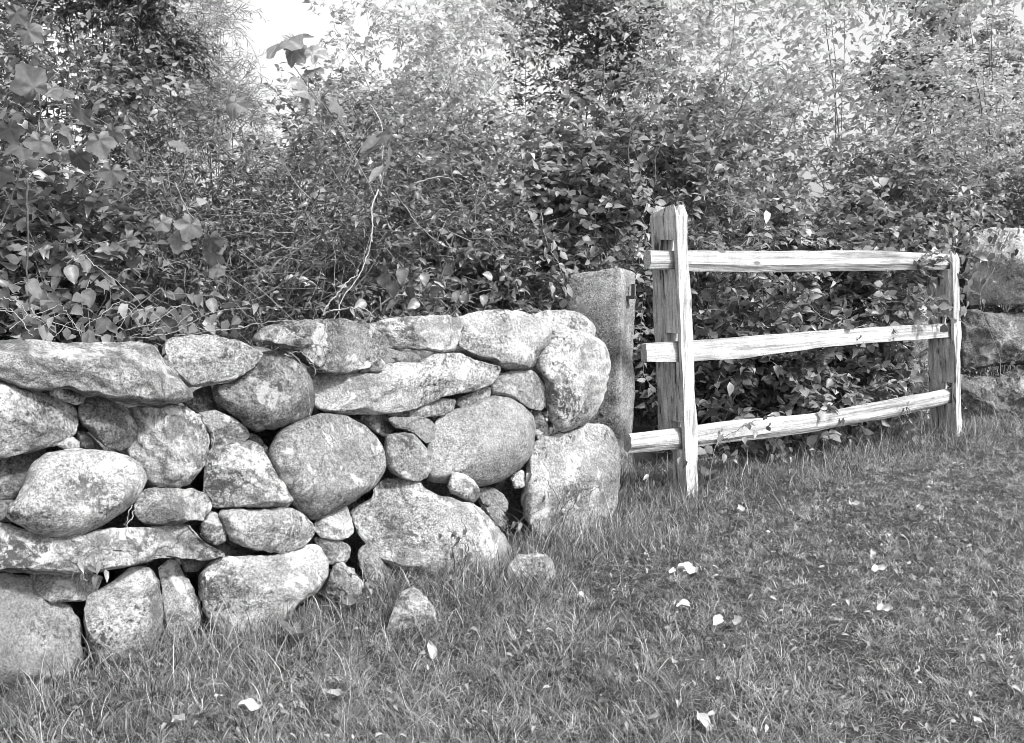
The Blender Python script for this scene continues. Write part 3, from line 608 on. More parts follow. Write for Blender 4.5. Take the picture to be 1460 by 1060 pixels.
def tubes_geo(paths, radii, n=4):
    Nn, K, _ = paths.shape; d = unit(paths[:, -1] - paths[:, 0]); ref = np.where(np.abs(d[:, 2:3]) < 0.9, [[0, 0, 1.0]], [[1.0, 0, 0]])
    a = unit(np.cross(d, ref)); b_ = np.cross(d, a); th = np.linspace(0, 2 * math.pi, n, endpoint=False)
    off = np.cos(th)[None, :, None] * a[:, None] + np.sin(th)[None, :, None] * b_[:, None]
    V = paths[:, :, None] + radii[:, :, None, None] * off[:, None]
    ii = (np.arange(Nn) * K * n)[:, None, None] + (np.arange(K - 1) * n)[None, :, None]; q = np.arange(n)[None, None]; q2 = (q + 1) % n
    Fc = np.stack([ii + q, ii + q2, ii + n + q2, ii + n + q], -1).reshape(-1, 4)
    return V.reshape(-1, 3), Fc
def tubes(name, paths, radii, mat, parent=None, n=4, origin=None):
    V, Fc = tubes_geo(paths, radii, n); return mesh_obj(name, V, Fc, mat, parent, origin, smooth=True)

def clump(p, sc, seed):
    rs = np.random.default_rng(seed); f = np.zeros(len(p))
    for _ in range(5):
        k = rs.normal(size=3) * sc; f += np.sin(p @ k + rs.uniform(0, 6))
    return f / 2.2

def plant(name, label, cat, base, blobs, n_twigs, leaf, per=14, tlen=0.3, tpl=OV, mat=M_LEAF, group=None, seed=0, nstem=7, gap=0.0, upn=0.8, tone=(0.5, 0.25), shell=2.2, twig_r=0.0022, stem_r=0.011, stem_mat=None, parts=('stem', 'foliage'), trunk=None, csc=5.0, droop=0.25, bare=0.0):
    rs = np.random.default_rng(1000 + seed); base = np.array(base, float); base[2] = 0
    root = empty(name, base, label, cat, group)
    B = np.array(blobs, float); wv = B[:, 3] * B[:, 4] * B[:, 5]; which = rs.choice(len(B), n_twigs * 2, p=wv / wv.sum())
    d = unit(rs.normal(size=(n_twigs * 2, 3))); r_ = rs.uniform(0, 1, n_twigs * 2) ** (1 / shell)
    st = B[which, :3] + d * r_[:, None] * B[which, 3:6]
    keep = (clump(st, csc, seed) > gap - 0.6 * rs.uniform(0, 1, len(st))) & (st[:, 2] > 0.03)
    st, d = st[keep][:n_twigs], d[keep][:n_twigs]; n = len(st)
    td = unit(d * 0.7 + rs.normal(size=(n, 3)) * 0.7 + [0, 0, 0.35]); L = tlen * rs.uniform(0.5, 1.3, n)
    u = np.linspace(0, 1, 4); paths = st[:, None] + td[:, None] * (L[:, None] * u)[:, :, None]
    paths[:, :, 2] -= droop * L[:, None] * u ** 2
    paths[:, 1:3] += rs.normal(size=(n, 2, 3)) * 0.02 * tlen / 0.3
    rad = np.tile(np.array([1.3, 1, .8, .4]) * twig_r, (n, 1))
    # main stems towards random twig starts
    k = 9; idx = rs.choice(n, min(nstem * 4, n), replace=False); uu = np.linspace(0, 1, k)
    ends = st[idx]; b0 = base + rs.normal(size=(len(idx), 3)) * [0.08, 0.08, 0] ; top = trunk is not None
    if top: b0 = np.tile(np.array([base[0], base[1], trunk[1]]), (len(idx), 1)) * [1, 1, 0] + np.column_stack([np.zeros(len(idx)), np.zeros(len(idx)), rs.uniform(trunk[1] * 0.5, trunk[1] * 0.97, len(idx))])
    midp = b0 * 0.45 + ends * 0.55 + np.column_stack([np.zeros((len(idx), 2)), 0.12 * np.linalg.norm(ends - b0, axis=1)]) + rs.normal(size=ends.shape) * 0.06
    sp = b0[:, None] * ((1 - uu) ** 2)[None, :, None] + midp[:, None] * (2 * uu * (1 - uu))[None, :, None] + ends[:, None] * (uu ** 2)[None, :, None]
    sp[:, 1:-1] += rs.normal(size=(len(idx), k - 2, 3)) * 0.012
    sr = stem_r * (1 - 0.75 * uu)[None] * rs.uniform(0.35, 1.1, len(idx))[:, None]
    V1, F1 = tubes_geo(sp, sr, 5); V2, F2 = tubes_geo(paths, rad, 3)
    geo = [(V1, F1), (V2, F2)]
    if top:
        kk = 12; uu2 = np.linspace(0, 1, kk); tp_ = np.column_stack([base[0] + 0.012 * np.sin(3 * uu2), base[1] + 0.012 * np.sin(2 * uu2), -0.1 + (trunk[1] + 0.1) * uu2])
        geo.append(tubes_geo(tp_[None], (trunk[0] * (1.25 - 0.7 * uu2))[None], 10))
    VV, FF, o = [], [], 0
    for a, b_ in geo: VV.append(a); FF.append(b_ + o); o += len(a)
    mesh_obj(parts[0], np.concatenate(VV), np.concatenate(FF), stem_mat or M_BARK, root, smooth=True)
    # leaves alternate along the twigs
    leafy = np.where(rs.uniform(size=n) >= bare)[0]
    ti = np.repeat(leafy, per); q = np.tile((np.arange(per) + 0.5) / per, len(leafy)); q = np.clip(q + rs.normal(size=len(q)) * 0.04, 0.03, 1)
    kx = np.minimum((q * 3).astype(int), 2); fr = (q * 3 - kx)[:, None]
    pos = paths[ti, kx] * (1 - fr) + paths[ti, kx + 1] * fr
    T_ = td[ti]; side = unit(np.cross(T_, [0, 0, 1.0]) + 1e-6) * np.where(np.arange(len(ti)) % 2, 1, -1)[:, None]
    ax = T_ * 0.55 + side * 0.8 + rs.normal(size=pos.shape) * 0.35 - np.array([0, 0, droop * 0.8])
    nr = np.array([0, 0, upn]) + d[ti] * 0.35 + rs.normal(size=pos.shape) * 0.5
    size = leaf * rs.uniform(0.55, 1.25, len(ti)); tn = np.clip(tone[0] + tone[1] * rs.normal(size=len(ti)) * 0.7 + tone[1] * rs.normal(size=n)[ti] * 0.7, 0, 0.85)
    tn = np.where(rs.uniform(size=len(ti)) < 0.02, 1.0, tn)
    leaves(parts[1], pos, ax, nr, size, tn, tpl, mat, root)
    return root

HG = 'shrubs behind the wall and fence'
def shrub(px, Y, hw, top_py, label, seed, n=560, leaf=0.042, nb=7, low=0.25, depth=0.45, **kw):
    c = at(px, 400, Y); zt = at(px, top_py, Y)[2]; rs = np.random.default_rng(seed); bl = []
    for a in range(nb):
        u = rs.uniform(0, 1); w_ = hw * (0.45 + 0.3 * rs.uniform())
        bl.append((c[0] + rs.uniform(-0.6, 0.6) * hw, Y + rs.uniform(-0.5, 0.5) * depth, low + (zt - 0.25 - low) * (a + 0.5) / nb, w_, depth * 0.6, max(0.2, (zt - low) * 0.2)))
    kw.setdefault('cat', 'shrub'); nm = kw.pop('name', 'shrub'); cat = kw.pop('cat')
    return plant(nm, label, cat, (c[0], Y, 0), bl, n, leaf, seed=seed, group=kw.pop('group', HG), **kw)

# first row, close behind the wall and the fence
shrub(40, 4.0, 0.55, 130, 'leafy shrub at the far left behind the wall, under the big grape leaves', 11, n=578, tpl=MIX_B, leaf=0.058, stem_mat=M_TWIG)
shrub(215, 4.25, 0.5, 215, 'twiggy dark shrub behind the capping slab at left', 12, n=702, tpl=MIX_C, leaf=0.035, mat=M_LEAFD, bare=0.35, stem_mat=M_TWIG)
shrub(365, 4.6, 0.55, 190, 'tangled thin stemmed shrub behind the left middle of the wall', 13, n=1333, tpl=MIX_C, leaf=0.030, mat=M_LEAFD, bare=0.45, nstem=12, stem_mat=M_TWIG)
shrub(520, 4.85, 0.55, 165, 'fine leaved shrub behind the knobbly capstone', 14, n=959, tpl=MIX_A, leaf=0.042, mat=M_LEAF, bare=0.3, nstem=10, stem_mat=M_TWIG)
shrub(680, 5.2, 0.55, 185, 'dense small leaved shrub left of the granite gatepost', 15, n=942, tpl=MIX_A, leaf=0.047, mat=M_LEAF, bare=0.1, stem_mat=M_TWIG)
shrub(830, 5.75, 0.6, 128, 'broad leaved shrub with dark forked stems behind the granite gatepost', 16, n=777, tpl=MIX_B, leaf=0.055, mat=M_LEAFS, tone=(0.55, 0.3), stem_mat=M_TWIG)
shrub(985, 6.0, 0.6, 135, 'bushy shrub directly behind the taller fence post', 17, n=682, tpl=MIX_A, leaf=0.052, mat=M_LEAFS, tone=(0.5, 0.3), stem_mat=M_TWIG)
shrub(1130, 6.3, 0.6, 190, 'shrub with glossy dark leaves above the middle of the fence', 18, n=693, tpl=MIX_B, leaf=0.056, mat=M_LEAFS, tone=(0.5, 0.3), stem_mat=M_TWIG)
shrub(1275, 6.9, 0.65, 180, 'rounded leafy shrub above the right end of the top rail', 19, n=788, tpl=MIX_A, leaf=0.053, mat=M_LEAFS, tone=(0.5, 0.3), stem_mat=M_TWIG)
shrub(1420, 7.7, 0.7, 190, 'shrub above the far wall at the right edge', 20, n=850, tpl=MIX_A, leaf=0.05, mat=M_LEAFS, tone=(0.5, 0.3), stem_mat=M_TWIG)
shrub(1070, 5.75, 0.5, 400, 'low shrub filling the left half of the fence between its rails', 21, n=416, tpl=MIX_B, leaf=0.062, low=0.1, depth=0.3, mat=M_LEAFS, tone=(0.4, 0.3), stem_mat=M_TWIG)
shrub(1195, 6.2, 0.42, 395, 'low shrub filling the right half of the fence between its rails', 22, n=451, tpl=MIX_B, leaf=0.064, low=0.1, depth=0.3, mat=M_LEAFS, tone=(0.4, 0.3), stem_mat=M_TWIG)
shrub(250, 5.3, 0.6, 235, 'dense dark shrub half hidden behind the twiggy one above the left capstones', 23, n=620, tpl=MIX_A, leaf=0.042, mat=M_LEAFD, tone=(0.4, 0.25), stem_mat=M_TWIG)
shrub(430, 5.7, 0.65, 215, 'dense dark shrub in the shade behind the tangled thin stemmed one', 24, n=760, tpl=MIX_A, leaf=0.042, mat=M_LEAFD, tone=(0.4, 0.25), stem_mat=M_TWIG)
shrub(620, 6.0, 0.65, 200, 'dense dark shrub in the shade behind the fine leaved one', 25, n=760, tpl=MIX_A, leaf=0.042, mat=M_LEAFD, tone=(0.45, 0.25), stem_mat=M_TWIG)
shrub(-160, 3.9, 0.6, 130, 'leafy shrub carrying the hedge on past the left end of the grape vine', 26, n=520, tpl=MIX_B, leaf=0.055, stem_mat=M_TWIG)
shrub(1570, 8.3, 0.8, 190, 'leafy shrub carrying the hedge on behind the far wall to the right', 27, n=620, tpl=MIX_A, leaf=0.06, mat=M_LEAFS, stem_mat=M_TWIG)
shrub(1760, 9.0, 1.0, 170, 'broad shrub closing the hedge at its far right end', 28, n=620, tpl=MIX_A, leaf=0.065, mat=M_LEAFS, stem_mat=M_TWIG)
shrub(-250, 6.0, 1.0, 40, 'tall loose shrub at the far left end of the hedge', 29, n=620, tpl=MIX_A, leaf=0.055, depth=0.7)
# second row, taller
G2 = 'taller shrubs further back'
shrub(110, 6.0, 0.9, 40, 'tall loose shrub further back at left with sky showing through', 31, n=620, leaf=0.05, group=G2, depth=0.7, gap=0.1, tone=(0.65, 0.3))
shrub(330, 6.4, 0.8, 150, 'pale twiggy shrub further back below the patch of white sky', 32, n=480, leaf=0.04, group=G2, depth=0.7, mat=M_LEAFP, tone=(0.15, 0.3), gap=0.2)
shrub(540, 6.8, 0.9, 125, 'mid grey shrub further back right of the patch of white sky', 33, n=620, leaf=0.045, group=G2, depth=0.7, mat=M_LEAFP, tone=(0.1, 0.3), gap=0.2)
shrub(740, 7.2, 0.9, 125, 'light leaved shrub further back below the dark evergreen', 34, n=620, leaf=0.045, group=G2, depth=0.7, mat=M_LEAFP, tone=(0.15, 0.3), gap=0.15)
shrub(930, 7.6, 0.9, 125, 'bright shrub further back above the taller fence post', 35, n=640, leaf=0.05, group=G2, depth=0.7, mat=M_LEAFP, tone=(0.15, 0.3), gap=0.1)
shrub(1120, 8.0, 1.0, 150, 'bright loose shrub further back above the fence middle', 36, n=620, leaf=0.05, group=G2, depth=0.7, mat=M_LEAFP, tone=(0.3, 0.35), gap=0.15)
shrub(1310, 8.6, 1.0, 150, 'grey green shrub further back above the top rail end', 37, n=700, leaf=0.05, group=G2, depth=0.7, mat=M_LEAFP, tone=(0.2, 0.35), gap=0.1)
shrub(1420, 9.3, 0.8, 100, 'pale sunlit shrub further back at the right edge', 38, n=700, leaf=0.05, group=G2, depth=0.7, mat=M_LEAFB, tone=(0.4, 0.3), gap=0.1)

# trees against the white sky
TG = 'trees behind the hedge'
def tree(px, Y, x_hw, top_py, bot_py, label, seed, n, leaf, **kw):
    c = at(px, 400, Y); zt, zb = at(px, top_py, Y)[2], at(px, bot_py, Y)[2]; rs = np.random.default_rng(seed); bl = []
    nb = kw.pop('nb', 12)
    for a in range(nb):
        bl.append((c[0] + rs.uniform(-0.75, 0.75) * x_hw, Y + rs.uniform(-0.6, 0.6) * x_hw, zb + (zt - zb) * rs.uniform(0.05, 0.95), x_hw * rs.uniform(0.28, 0.5), x_hw * 0.4, (zt - zb) * rs.uniform(0.10, 0.2)))
    nm = kw.pop('name', 'tree')
    return plant(nm, label, 'tree', (c[0], Y, 0), bl, n, leaf, seed=seed, group=TG, parts=('trunk', 'crown'), trunk=(kw.pop('tr', 0.03), max(1.6, zb * 0.8)), stem_r=0.012, nstem=kw.pop('nstem', 2), **kw)
tree(825, 15.5, 1.1, -120, 165, 'dark evergreen tree rising in the middle behind the hedge', 51, 700, 0.08, per=26, tlen=0.55, tpl=OVN, mat=M_EVER, name='evergreen_tree', droop=0.1, gap=-0.1, tr=0.05, nb=18)
tree(150, 8.5, 0.6, -160, 40, 'nearly black evergreen tree at the top left', 52, 620, 0.05, per=26, tlen=0.4, tpl=OVN, mat=M_EVER, name='evergreen_tree', gap=-0.2)
tree(228, 9.5, 0.42, 45, 140, 'small dark bushy evergreen right of the black evergreen at top left', 53, 420, 0.05, per=26, tlen=0.3, tpl=OVN, mat=M_EVER, name='evergreen_tree', gap=-0.6, nb=7)
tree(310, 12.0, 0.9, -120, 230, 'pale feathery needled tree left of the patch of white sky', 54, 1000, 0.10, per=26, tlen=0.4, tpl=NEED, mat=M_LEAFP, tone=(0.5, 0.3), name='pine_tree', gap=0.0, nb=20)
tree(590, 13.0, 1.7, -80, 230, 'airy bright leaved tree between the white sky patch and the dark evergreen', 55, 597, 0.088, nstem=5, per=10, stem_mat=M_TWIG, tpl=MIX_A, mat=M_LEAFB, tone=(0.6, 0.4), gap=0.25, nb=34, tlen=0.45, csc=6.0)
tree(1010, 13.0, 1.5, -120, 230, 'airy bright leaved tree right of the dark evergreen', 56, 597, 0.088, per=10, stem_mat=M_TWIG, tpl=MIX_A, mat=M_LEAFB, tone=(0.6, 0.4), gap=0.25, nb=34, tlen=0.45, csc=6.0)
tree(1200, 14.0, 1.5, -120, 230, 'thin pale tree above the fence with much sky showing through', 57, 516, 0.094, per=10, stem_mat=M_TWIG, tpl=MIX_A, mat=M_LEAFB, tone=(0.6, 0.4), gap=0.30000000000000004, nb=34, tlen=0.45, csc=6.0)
tree(1330, 16.0, 1.55, 10, 170, 'shady dark leaved tree in the upper right corner', 58, 850, 0.095, per=11, mat=M_LEAFS, tpl=MIX_A, tone=(0.55, 0.35), gap=0.2, nb=20)
tree(1410, 13.5, 1.6, -140, 200, 'light leaved tree behind the shady one at top right', 59, 744, 0.08, per=10, stem_mat=M_TWIG, tpl=MIX_A, mat=M_LEAFB, tone=(0.6, 0.4), gap=0.1, nb=24)
tree(40, 10.5, 1.1, -120, 230, 'grey leaved tree in the top left corner', 60, 1100, 0.06, per=14, mat=M_LEAF, tone=(0.8, 0.3), gap=0.0, nb=20)
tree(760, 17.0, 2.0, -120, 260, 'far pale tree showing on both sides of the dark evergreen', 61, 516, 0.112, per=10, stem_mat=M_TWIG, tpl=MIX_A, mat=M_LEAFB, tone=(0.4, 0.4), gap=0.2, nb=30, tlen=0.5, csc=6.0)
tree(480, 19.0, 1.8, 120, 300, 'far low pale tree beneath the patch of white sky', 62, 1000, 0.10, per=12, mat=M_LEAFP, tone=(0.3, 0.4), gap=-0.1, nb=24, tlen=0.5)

# ------------------------------------------------------------------ vines and creepers
def curve_pts(pts, k=24):
    P = np.asarray(pts, float); out = []
    for t in np.linspace(0, len(P) - 1, k):
        i_ = min(int(t), len(P) - 2); f = t - i_
        p0, p1, p2, p3 = P[max(i_ - 1, 0)], P[i_], P[i_ + 1], P[min(i_ + 2, len(P) - 1)]
        out.append(0.5 * (2 * p1 + (p2 - p0) * f + (2 * p0 - 5 * p1 + 4 * p2 - p3) * f ** 2 + (3 * p1 - p0 - 3 * p2 + p3) * f ** 3))
    return np.array(out)
def rand_leaves(rs, path, n, size, spread):
    P = curve_pts(path, 60); return [(P[rs.integers(0, 60)] + rs.normal(size=3) * spread, size * rs.uniform(0.6, 1.3)) for _ in range(n)]
def px_path(pts, Y0, Y1=None):
    Y1 = Y0 if Y1 is None else Y1; n = len(pts)
    return np.array([at(p[0], p[1], Y0 + (Y1 - Y0) * i_ / (n - 1)) for i_, p in enumerate(pts)])

def vine(name, label, cat, strands, leafspec, mat_s, mat_l, tpl, seed, group=None, r=0.003, tone=(0.5, 0.2), face=(0.15, -0.7, 0.5)):
    """strands: list of 3-D polylines; leafspec: list of (point, size)."""
    rs = np.random.default_rng(seed); P = [curve_pts(s, 44) for s in strands]; P = [p + np.cumsum(rs.normal(size=p.shape), 0) * 0.0022 for p in P]; base = P[0][0].copy()
    root = empty(name, base, label, cat, group)
    VV, FF, o = [], [], 0
    for p in P:
        # short chained pieces follow the bends
        rr = r * np.linspace(1.0, 0.5, len(p)); d = unit(np.gradient(p, axis=0)); a = unit(np.cross(d, [0.31, 0.87, 0.39])); b_ = np.cross(d, a)
        th = np.linspace(0, 2 * math.pi, 5, endpoint=False); V = p[:, None] + rr[:, None, None] * (np.cos(th)[None, :, None] * a[:, None] + np.sin(th)[None, :, None] * b_[:, None])
        k = len(p); ii = (np.arange(k - 1) * 5)[:, None]; q = np.arange(5)[None]; q2 = (q + 1) % 5
        VV.append(V.reshape(-1, 3)); FF.append(np.stack([ii + q, ii + q2, ii + 5 + q2, ii + 5 + q], -1).reshape(-1, 4) + o); o += k * 5
    mesh_obj('stem', np.concatenate(VV), np.concatenate(FF), mat_s, root, smooth=True)
    if leafspec:
        pos = np.array([q[0] for q in leafspec]); size = np.array([q[1] for q in leafspec]); n = len(pos)
        ax = rs.normal(size=(n, 3)) * 0.45 + [0, -0.15, -0.75]; nr = np.array(face) + rs.normal(size=(n, 3)) * 0.35
        tn = np.clip(tone[0] + tone[1] * rs.normal(size=n), 0.05, 0.85)
        leaves('foliage', pos, ax, nr, size, tn, tpl, mat_l, root)
    return root

# grape vine with large leaves at the left
gl = [(55,175,70),(28,235,60),(120,180,60),(95,150,45),(140,215,55),(15,150,40),(165,200,45),(60,215,50),(105,235,48),(160,255,45),(25,120,45),(70,135,36),(10,195,48),(150,165,38),(190,225,36),(125,275,40),(30,60,45),(15,30,40),(55,95,40),(5,260,50),(90,200,45),(40,145,40)]
vine('grape_vine', 'grape vine with large pale lobed leaves climbing at the far left', 'vine', [px_path([(-30, 420), (0, 330), (30, 240), (60, 160), (40, 60), (60, -20)], 3.7), px_path([(30, 240), (90, 190), (150, 200), (200, 220)], 3.7, 3.75), px_path([(60, 160), (110, 150), (170, 190)], 3.72)],
     [(at(x, y - s * 0.5, 3.62 + 0.01 * (k % 7)), s / F * 3.7 * 0.72) for k, (x, y, s) in enumerate(gl)], M_TWIG, M_GRAPE, LOB, 71, tone=(0.3, 0.22))
gl = [(398,90,52),(428,75,30),(410,60,26),(438,100,30),(445,155,40),(420,125,40),(340,150,30),(470,150,28),(452,118,26)]
vine('grape_vine', 'grape vine with large leaves reaching up into the patch of white sky', 'vine', [px_path([(560, 330), (520, 250), (470, 160), (420, 90), (410, 55)], 4.6, 4.5)],
     [(at(x, y - s * 0.5, 4.45 + 0.01 * (k % 5)), s / F * 4.5 * 1.25) for k, (x, y, s) in enumerate(gl)], M_TWIG, M_GRAPE, LOB2, 72, tone=(0.8, 0.1))
gl = [(275,325,34),(300,345,30),(262,345,30),(310,365,32),(318,390,24),(180,345,30),(85,370,26),(195,375,24),(270,225,26),(225,320,22)]
vine('grape_vine', 'small cluster of grape leaves hanging above the joint of the two left capstones', 'vine', [px_path([(250, 260), (275, 310), (300, 350), (318, 400)], 3.95, 3.9)],
     [(at(x, y - s * 0.5, 3.9), s / F * 3.9 * 1.15) for (x, y, s) in gl], M_TWIG, M_GRAPE, LOB, 73, tone=(0.55, 0.2))
gl = [(20,470,40),(45,485,38),(100,395,30),(75,400,30),(125,430,30),(150,470,32),(80,450,30),(40,420,36),(200,460,30),(245,470,28),(300,440,26),(205,435,24),(10,430,36),(330,445,28),(270,455,24),(120,385,24),(180,420,24),(340,465,22),(60,470,30)]
vine('trailing_vine', 'leafy vine trailing along the back of the capping slab at left', 'vine', [px_path([(-20, 440), (60, 455), (120, 475), (180, 482), (240, 478), (300, 455), (350, 450)], 3.2, 3.6), px_path([(105, 372), (118, 366), (135, 383), (170, 412), (196, 437), (240, 470)], 3.3, 3.4), px_path([(0, 425), (30, 430), (70, 465)], 3.2), px_path([(250, 478), (310, 470), (360, 455), (420, 450)], 3.45, 3.6)],
     [(at(x, y - s * 0.5, 3.25 + 0.0012 * x), s / F * 3.35 * 0.85) for (x, y, s) in gl], M_STRAW, M_GRAPE, FINE, 74, tone=(0.3, 0.22), r=0.0019)
rs = np.random.default_rng(44); st_ = []; lv_ = []
for q in range(16):
    x0 = rs.uniform(0, 360); dx = rs.uniform(50, 150) * rs.choice([-1, 1]); y0 = rs.uniform(462, 484); Y_ = 3.1 + 0.0016 * x0
    p_ = px_path([(x0, y0), (x0 + dx * .35, y0 - rs.uniform(5, 38)), (x0 + dx * .7, y0 - rs.uniform(0, 40)), (x0 + dx, y0 - rs.uniform(-6, 20))], Y_, Y_ + 0.1); st_.append(p_)
    lv_ += rand_leaves(rs, p_, 5, 0.045, 0.02)
vine('trailing_vine', 'tangle of dry thin stems and small leaves along the top of the left capstones', 'vine', st_, lv_, M_STRAW, M_GRAPE, OV, 84, r=0.0016, tone=(0.5, 0.3))
vine('hanging_vine', 'long pale bare vine stem hanging down onto the knobbly capstone', 'vine', [px_path([(528, 150), (545, 180), (548, 230), (540, 270)], 4.15, 4.05), px_path([(540, 270), (534, 300), (534, 335), (520, 380), (500, 420), (480, 455)], 4.05, 3.75)],
     [(at(x, y, 4.05), 0.10) for (x, y) in ((540, 195), (533, 215), (553, 210), (545, 240), (556, 190))], M_STRAW, M_GRAPE, FINEN, 75, r=0.0036, tone=(0.6, 0.1))
vine('hanging_vine', 'short pale forked stem springing from behind the knobbly capstone', 'vine', [px_path([(460, 450), (478, 415), (505, 388)], 3.8, 3.9), px_path([(462, 450), (495, 443), (520, 442), (535, 455)], 3.75, 3.7)], [], M_STRAW, M_GRAPE, OVN, 76, r=0.004)
BG = 'bare branches in the shrubs behind the wall'
for lab, pts, r_ in (('long bare grey branch slanting up right behind the left capstones', [(350, 430), (400, 375), (450, 345), (500, 325), (545, 290)], 0.005),
                     ('lower bare branch running parallel beneath the long slanting one', [(350, 432), (400, 410), (460, 375), (500, 340)], 0.0045),
                     ('thin bare branch slanting down right behind the thin white capstone', [(560, 270), (590, 310), (620, 335), (650, 350)], 0.004),
                     ('bare arching twig above the domed capstone', [(590, 262), (625, 253), (648, 262), (656, 272)], 0.0035)):
    vine('bare_branch', lab, 'branch', [px_path(pts, 4.35, 4.5)], [], M_TWIG, M_LEAF, OV, len(lab), group=BG, r=r_)
for lab, pts in (('thin dark upright stem at the far left between the grape leaves and the capping slab', [[(40, 255), (37, 330), (34, 400), (38, 460)]]),
                 ('dark forked stem rising through the leaves left of the taller fence post', [[(900, 260), (897, 210), (905, 185), (885, 160)], [(905, 185), (925, 165)], [(897, 240), (870, 220)]]),
                 ('dark bare stem just above the top of the taller fence post', [[(935, 260), (940, 215), (955, 180)]]),
                 ('dark bare stem leaning right above the left end of the top rail', [[(1015, 210), (1045, 170), (1068, 130)]])):
    vine('dark_stem', lab, 'branch', [px_path(p, *((3.6, 3.5) if 'upright' in lab else (5.15, 5.2))) for p in pts], [], M_BARK, M_LEAF, OV, len(lab), group='dark stems in the hedge', r=0.005)
gl = [(x, y, s) for x, y, s in ((545,405,26),(560,415,24),(575,395,22),(552,390,18),(615,430,22),(630,440,24),(595,440,20),(540,435,20),(565,440,20),(648,425,18),(605,400,18),(640,400,18),(585,420,20),(520,440,18),(660,440,18),(620,412,18),(700,405,18),(690,430,16))]
vine('creeper', 'round leaved creeper peeping over the thin white capstone', 'creeper', [px_path([(520, 460), (560, 430), (600, 435), (650, 435), (700, 425)], 4.15, 4.3), px_path([(560, 430), (570, 390)], 4.2)],
     [(at(x, y - s * .5, 4.15 + 0.0006 * (x - 520)), s / F * 4.2) for x, y, s in gl], M_TWIG, M_LEAF, FINE, 78, tone=(0.6, 0.25))
rs = np.random.default_rng(5)
p1 = px_path([(1150, 430), (1175, 455), (1200, 470), (1225, 488)], 5.5, 5.55)
vine('creeper', 'leafy creeper hooked over the middle rail', 'creeper', [p1, px_path([(1190, 478), (1230, 470), (1270, 478)], 5.5, 5.8)], rand_leaves(rs, p1, 12, 0.05, 0.04) + rand_leaves(rs, px_path([(1190, 478), (1240, 468), (1300, 472)], 5.5, 5.95), 7, 0.045, 0.03), M_TWIG, M_LEAF, OV, 79)
p1 = px_path([(1010, 700), (1020, 640), (1060, 610), (1085, 600)], 4.72, 4.78)
vine('creeper', 'small leafy sprig climbing over the bottom rail beside the taller post', 'creeper', [p1], rand_leaves(rs, p1[1:], 26, 0.04, 0.035), M_TWIG, M_LEAF, OV, 80, tone=(0.7, 0.2))
p1 = px_path([(1385, 330), (1365, 350), (1358, 375), (1362, 400), (1372, 440)], 6.2, 6.15); p2 = px_path([(1300, 330), (1340, 340), (1385, 345), (1440, 345)], 6.3, 6.5); p3 = px_path([(1440, 330), (1420, 380), (1400, 420), (1430, 500), (1425, 560)], 6.5, 6.4)
vine('creeper', 'mass of creeper spilling over the top of the shorter fence post and far wall', 'creeper', [p1, p2, p3], rand_leaves(rs, p1, 60, 0.055, 0.07) + rand_leaves(rs, p2, 110, 0.06, 0.10) + rand_leaves(rs, px_path([(1380, 335), (1400, 350), (1420, 370)], 6.35, 6.45), 16, 0.05, 0.08) + rand_leaves(rs, p3, 40, 0.045, 0.08), M_TWIG, M_LEAF, OV, 81, tone=(0.5, 0.25))
p1 = px_path([(770, 300), (783, 345), (795, 372), (803, 398), (806, 430)], 4.95, 4.98)
vine('creeper', 'thin creeper hanging down against the left edge of the granite gatepost', 'creeper', [p1], rand_leaves(rs, p1, 34, 0.05, 0.05), M_TWIG, M_LEAFS, MIX_B, 85, tone=(0.5, 0.25))
# weeds at the wall
for lab, pts, Y0, Y1 in (('thin dry grass stem hanging past the right side of the dark grey boulder', [(408, 505), (428, 515), (443, 545), (451, 588)], 2.98, 2.95),
                         ('thin dry stem hanging beside the ringed boulder', [(285, 590), (298, 605), (302, 640), (300, 668)], 2.72, 2.7),
                         ('short dry stem dangling below the small faceted flat stone', [(190, 718), (184, 738), (186, 748), (193, 757)], 2.48, 2.46)):
    vine('dry_stem', lab, 'dry stem', [px_path(pts, Y0, Y1), px_path([(p[0] + 3, p[1] + 2) for p in pts[:3]], Y0, Y1)], [], M_STRAW, M_LEAF, OV, len(lab), group='dry stems hanging on the wall', r=0.0016)
p1 = px_path([(122, 830), (118, 810), (112, 795)], 2.42); wl = [((at(x, y, 2.42)), 0.035) for x, y in ((112, 800), (125, 805), (140, 800), (150, 812), (118, 815), (135, 818), (145, 795), (108, 815), (130, 790))]
vine('weed', 'sprig of weed growing over the long thin slab at left', 'plant', [p1, px_path([(120, 815), (140, 803), (152, 792)], 2.42)], wl, M_TWIG, M_LEAF, OVN, 82, tone=(0.7, 0.15), r=0.0015)
def rosette(label, px, py, n, size, seed, tpl=OVN, mat=M_GRAPE):
    b0 = ground(px, py); rs = np.random.default_rng(seed); root = empty('broadleaf_plant', b0, label, 'plant', 'broad leaved plants in the grass')
    a = np.linspace(0, 2 * math.pi, n, endpoint=False) + rs.uniform(-.3, .3, n); ax = np.column_stack([np.cos(a) * 0.55, np.sin(a) * 0.55, rs.uniform(0.5, 1.1, n)])
    nr = np.column_stack([-np.cos(a), -np.sin(a), np.full(n, 0.8)]); tubes('stem', np.array([[b0 - [0, 0, .02], b0 + [0, 0, .02]]]), np.full((1, 2), 0.004), M_TWIG, root)
    leaves('foliage', np.repeat(b0[None], n, 0) + [0, 0, 0.01], ax, nr, size * rs.uniform(.7, 1.1, n), rs.uniform(0.2, 0.5, n), tpl, mat, root)
rosette('small dark plant with three upright pointed leaves in front of the streaked boulder', 425, 922, 4, 0.10, 1)
rosette('low weed with small leaves at the foot of the taller fence post', 1010, 690, 7, 0.09, 2, OV, M_LEAF)
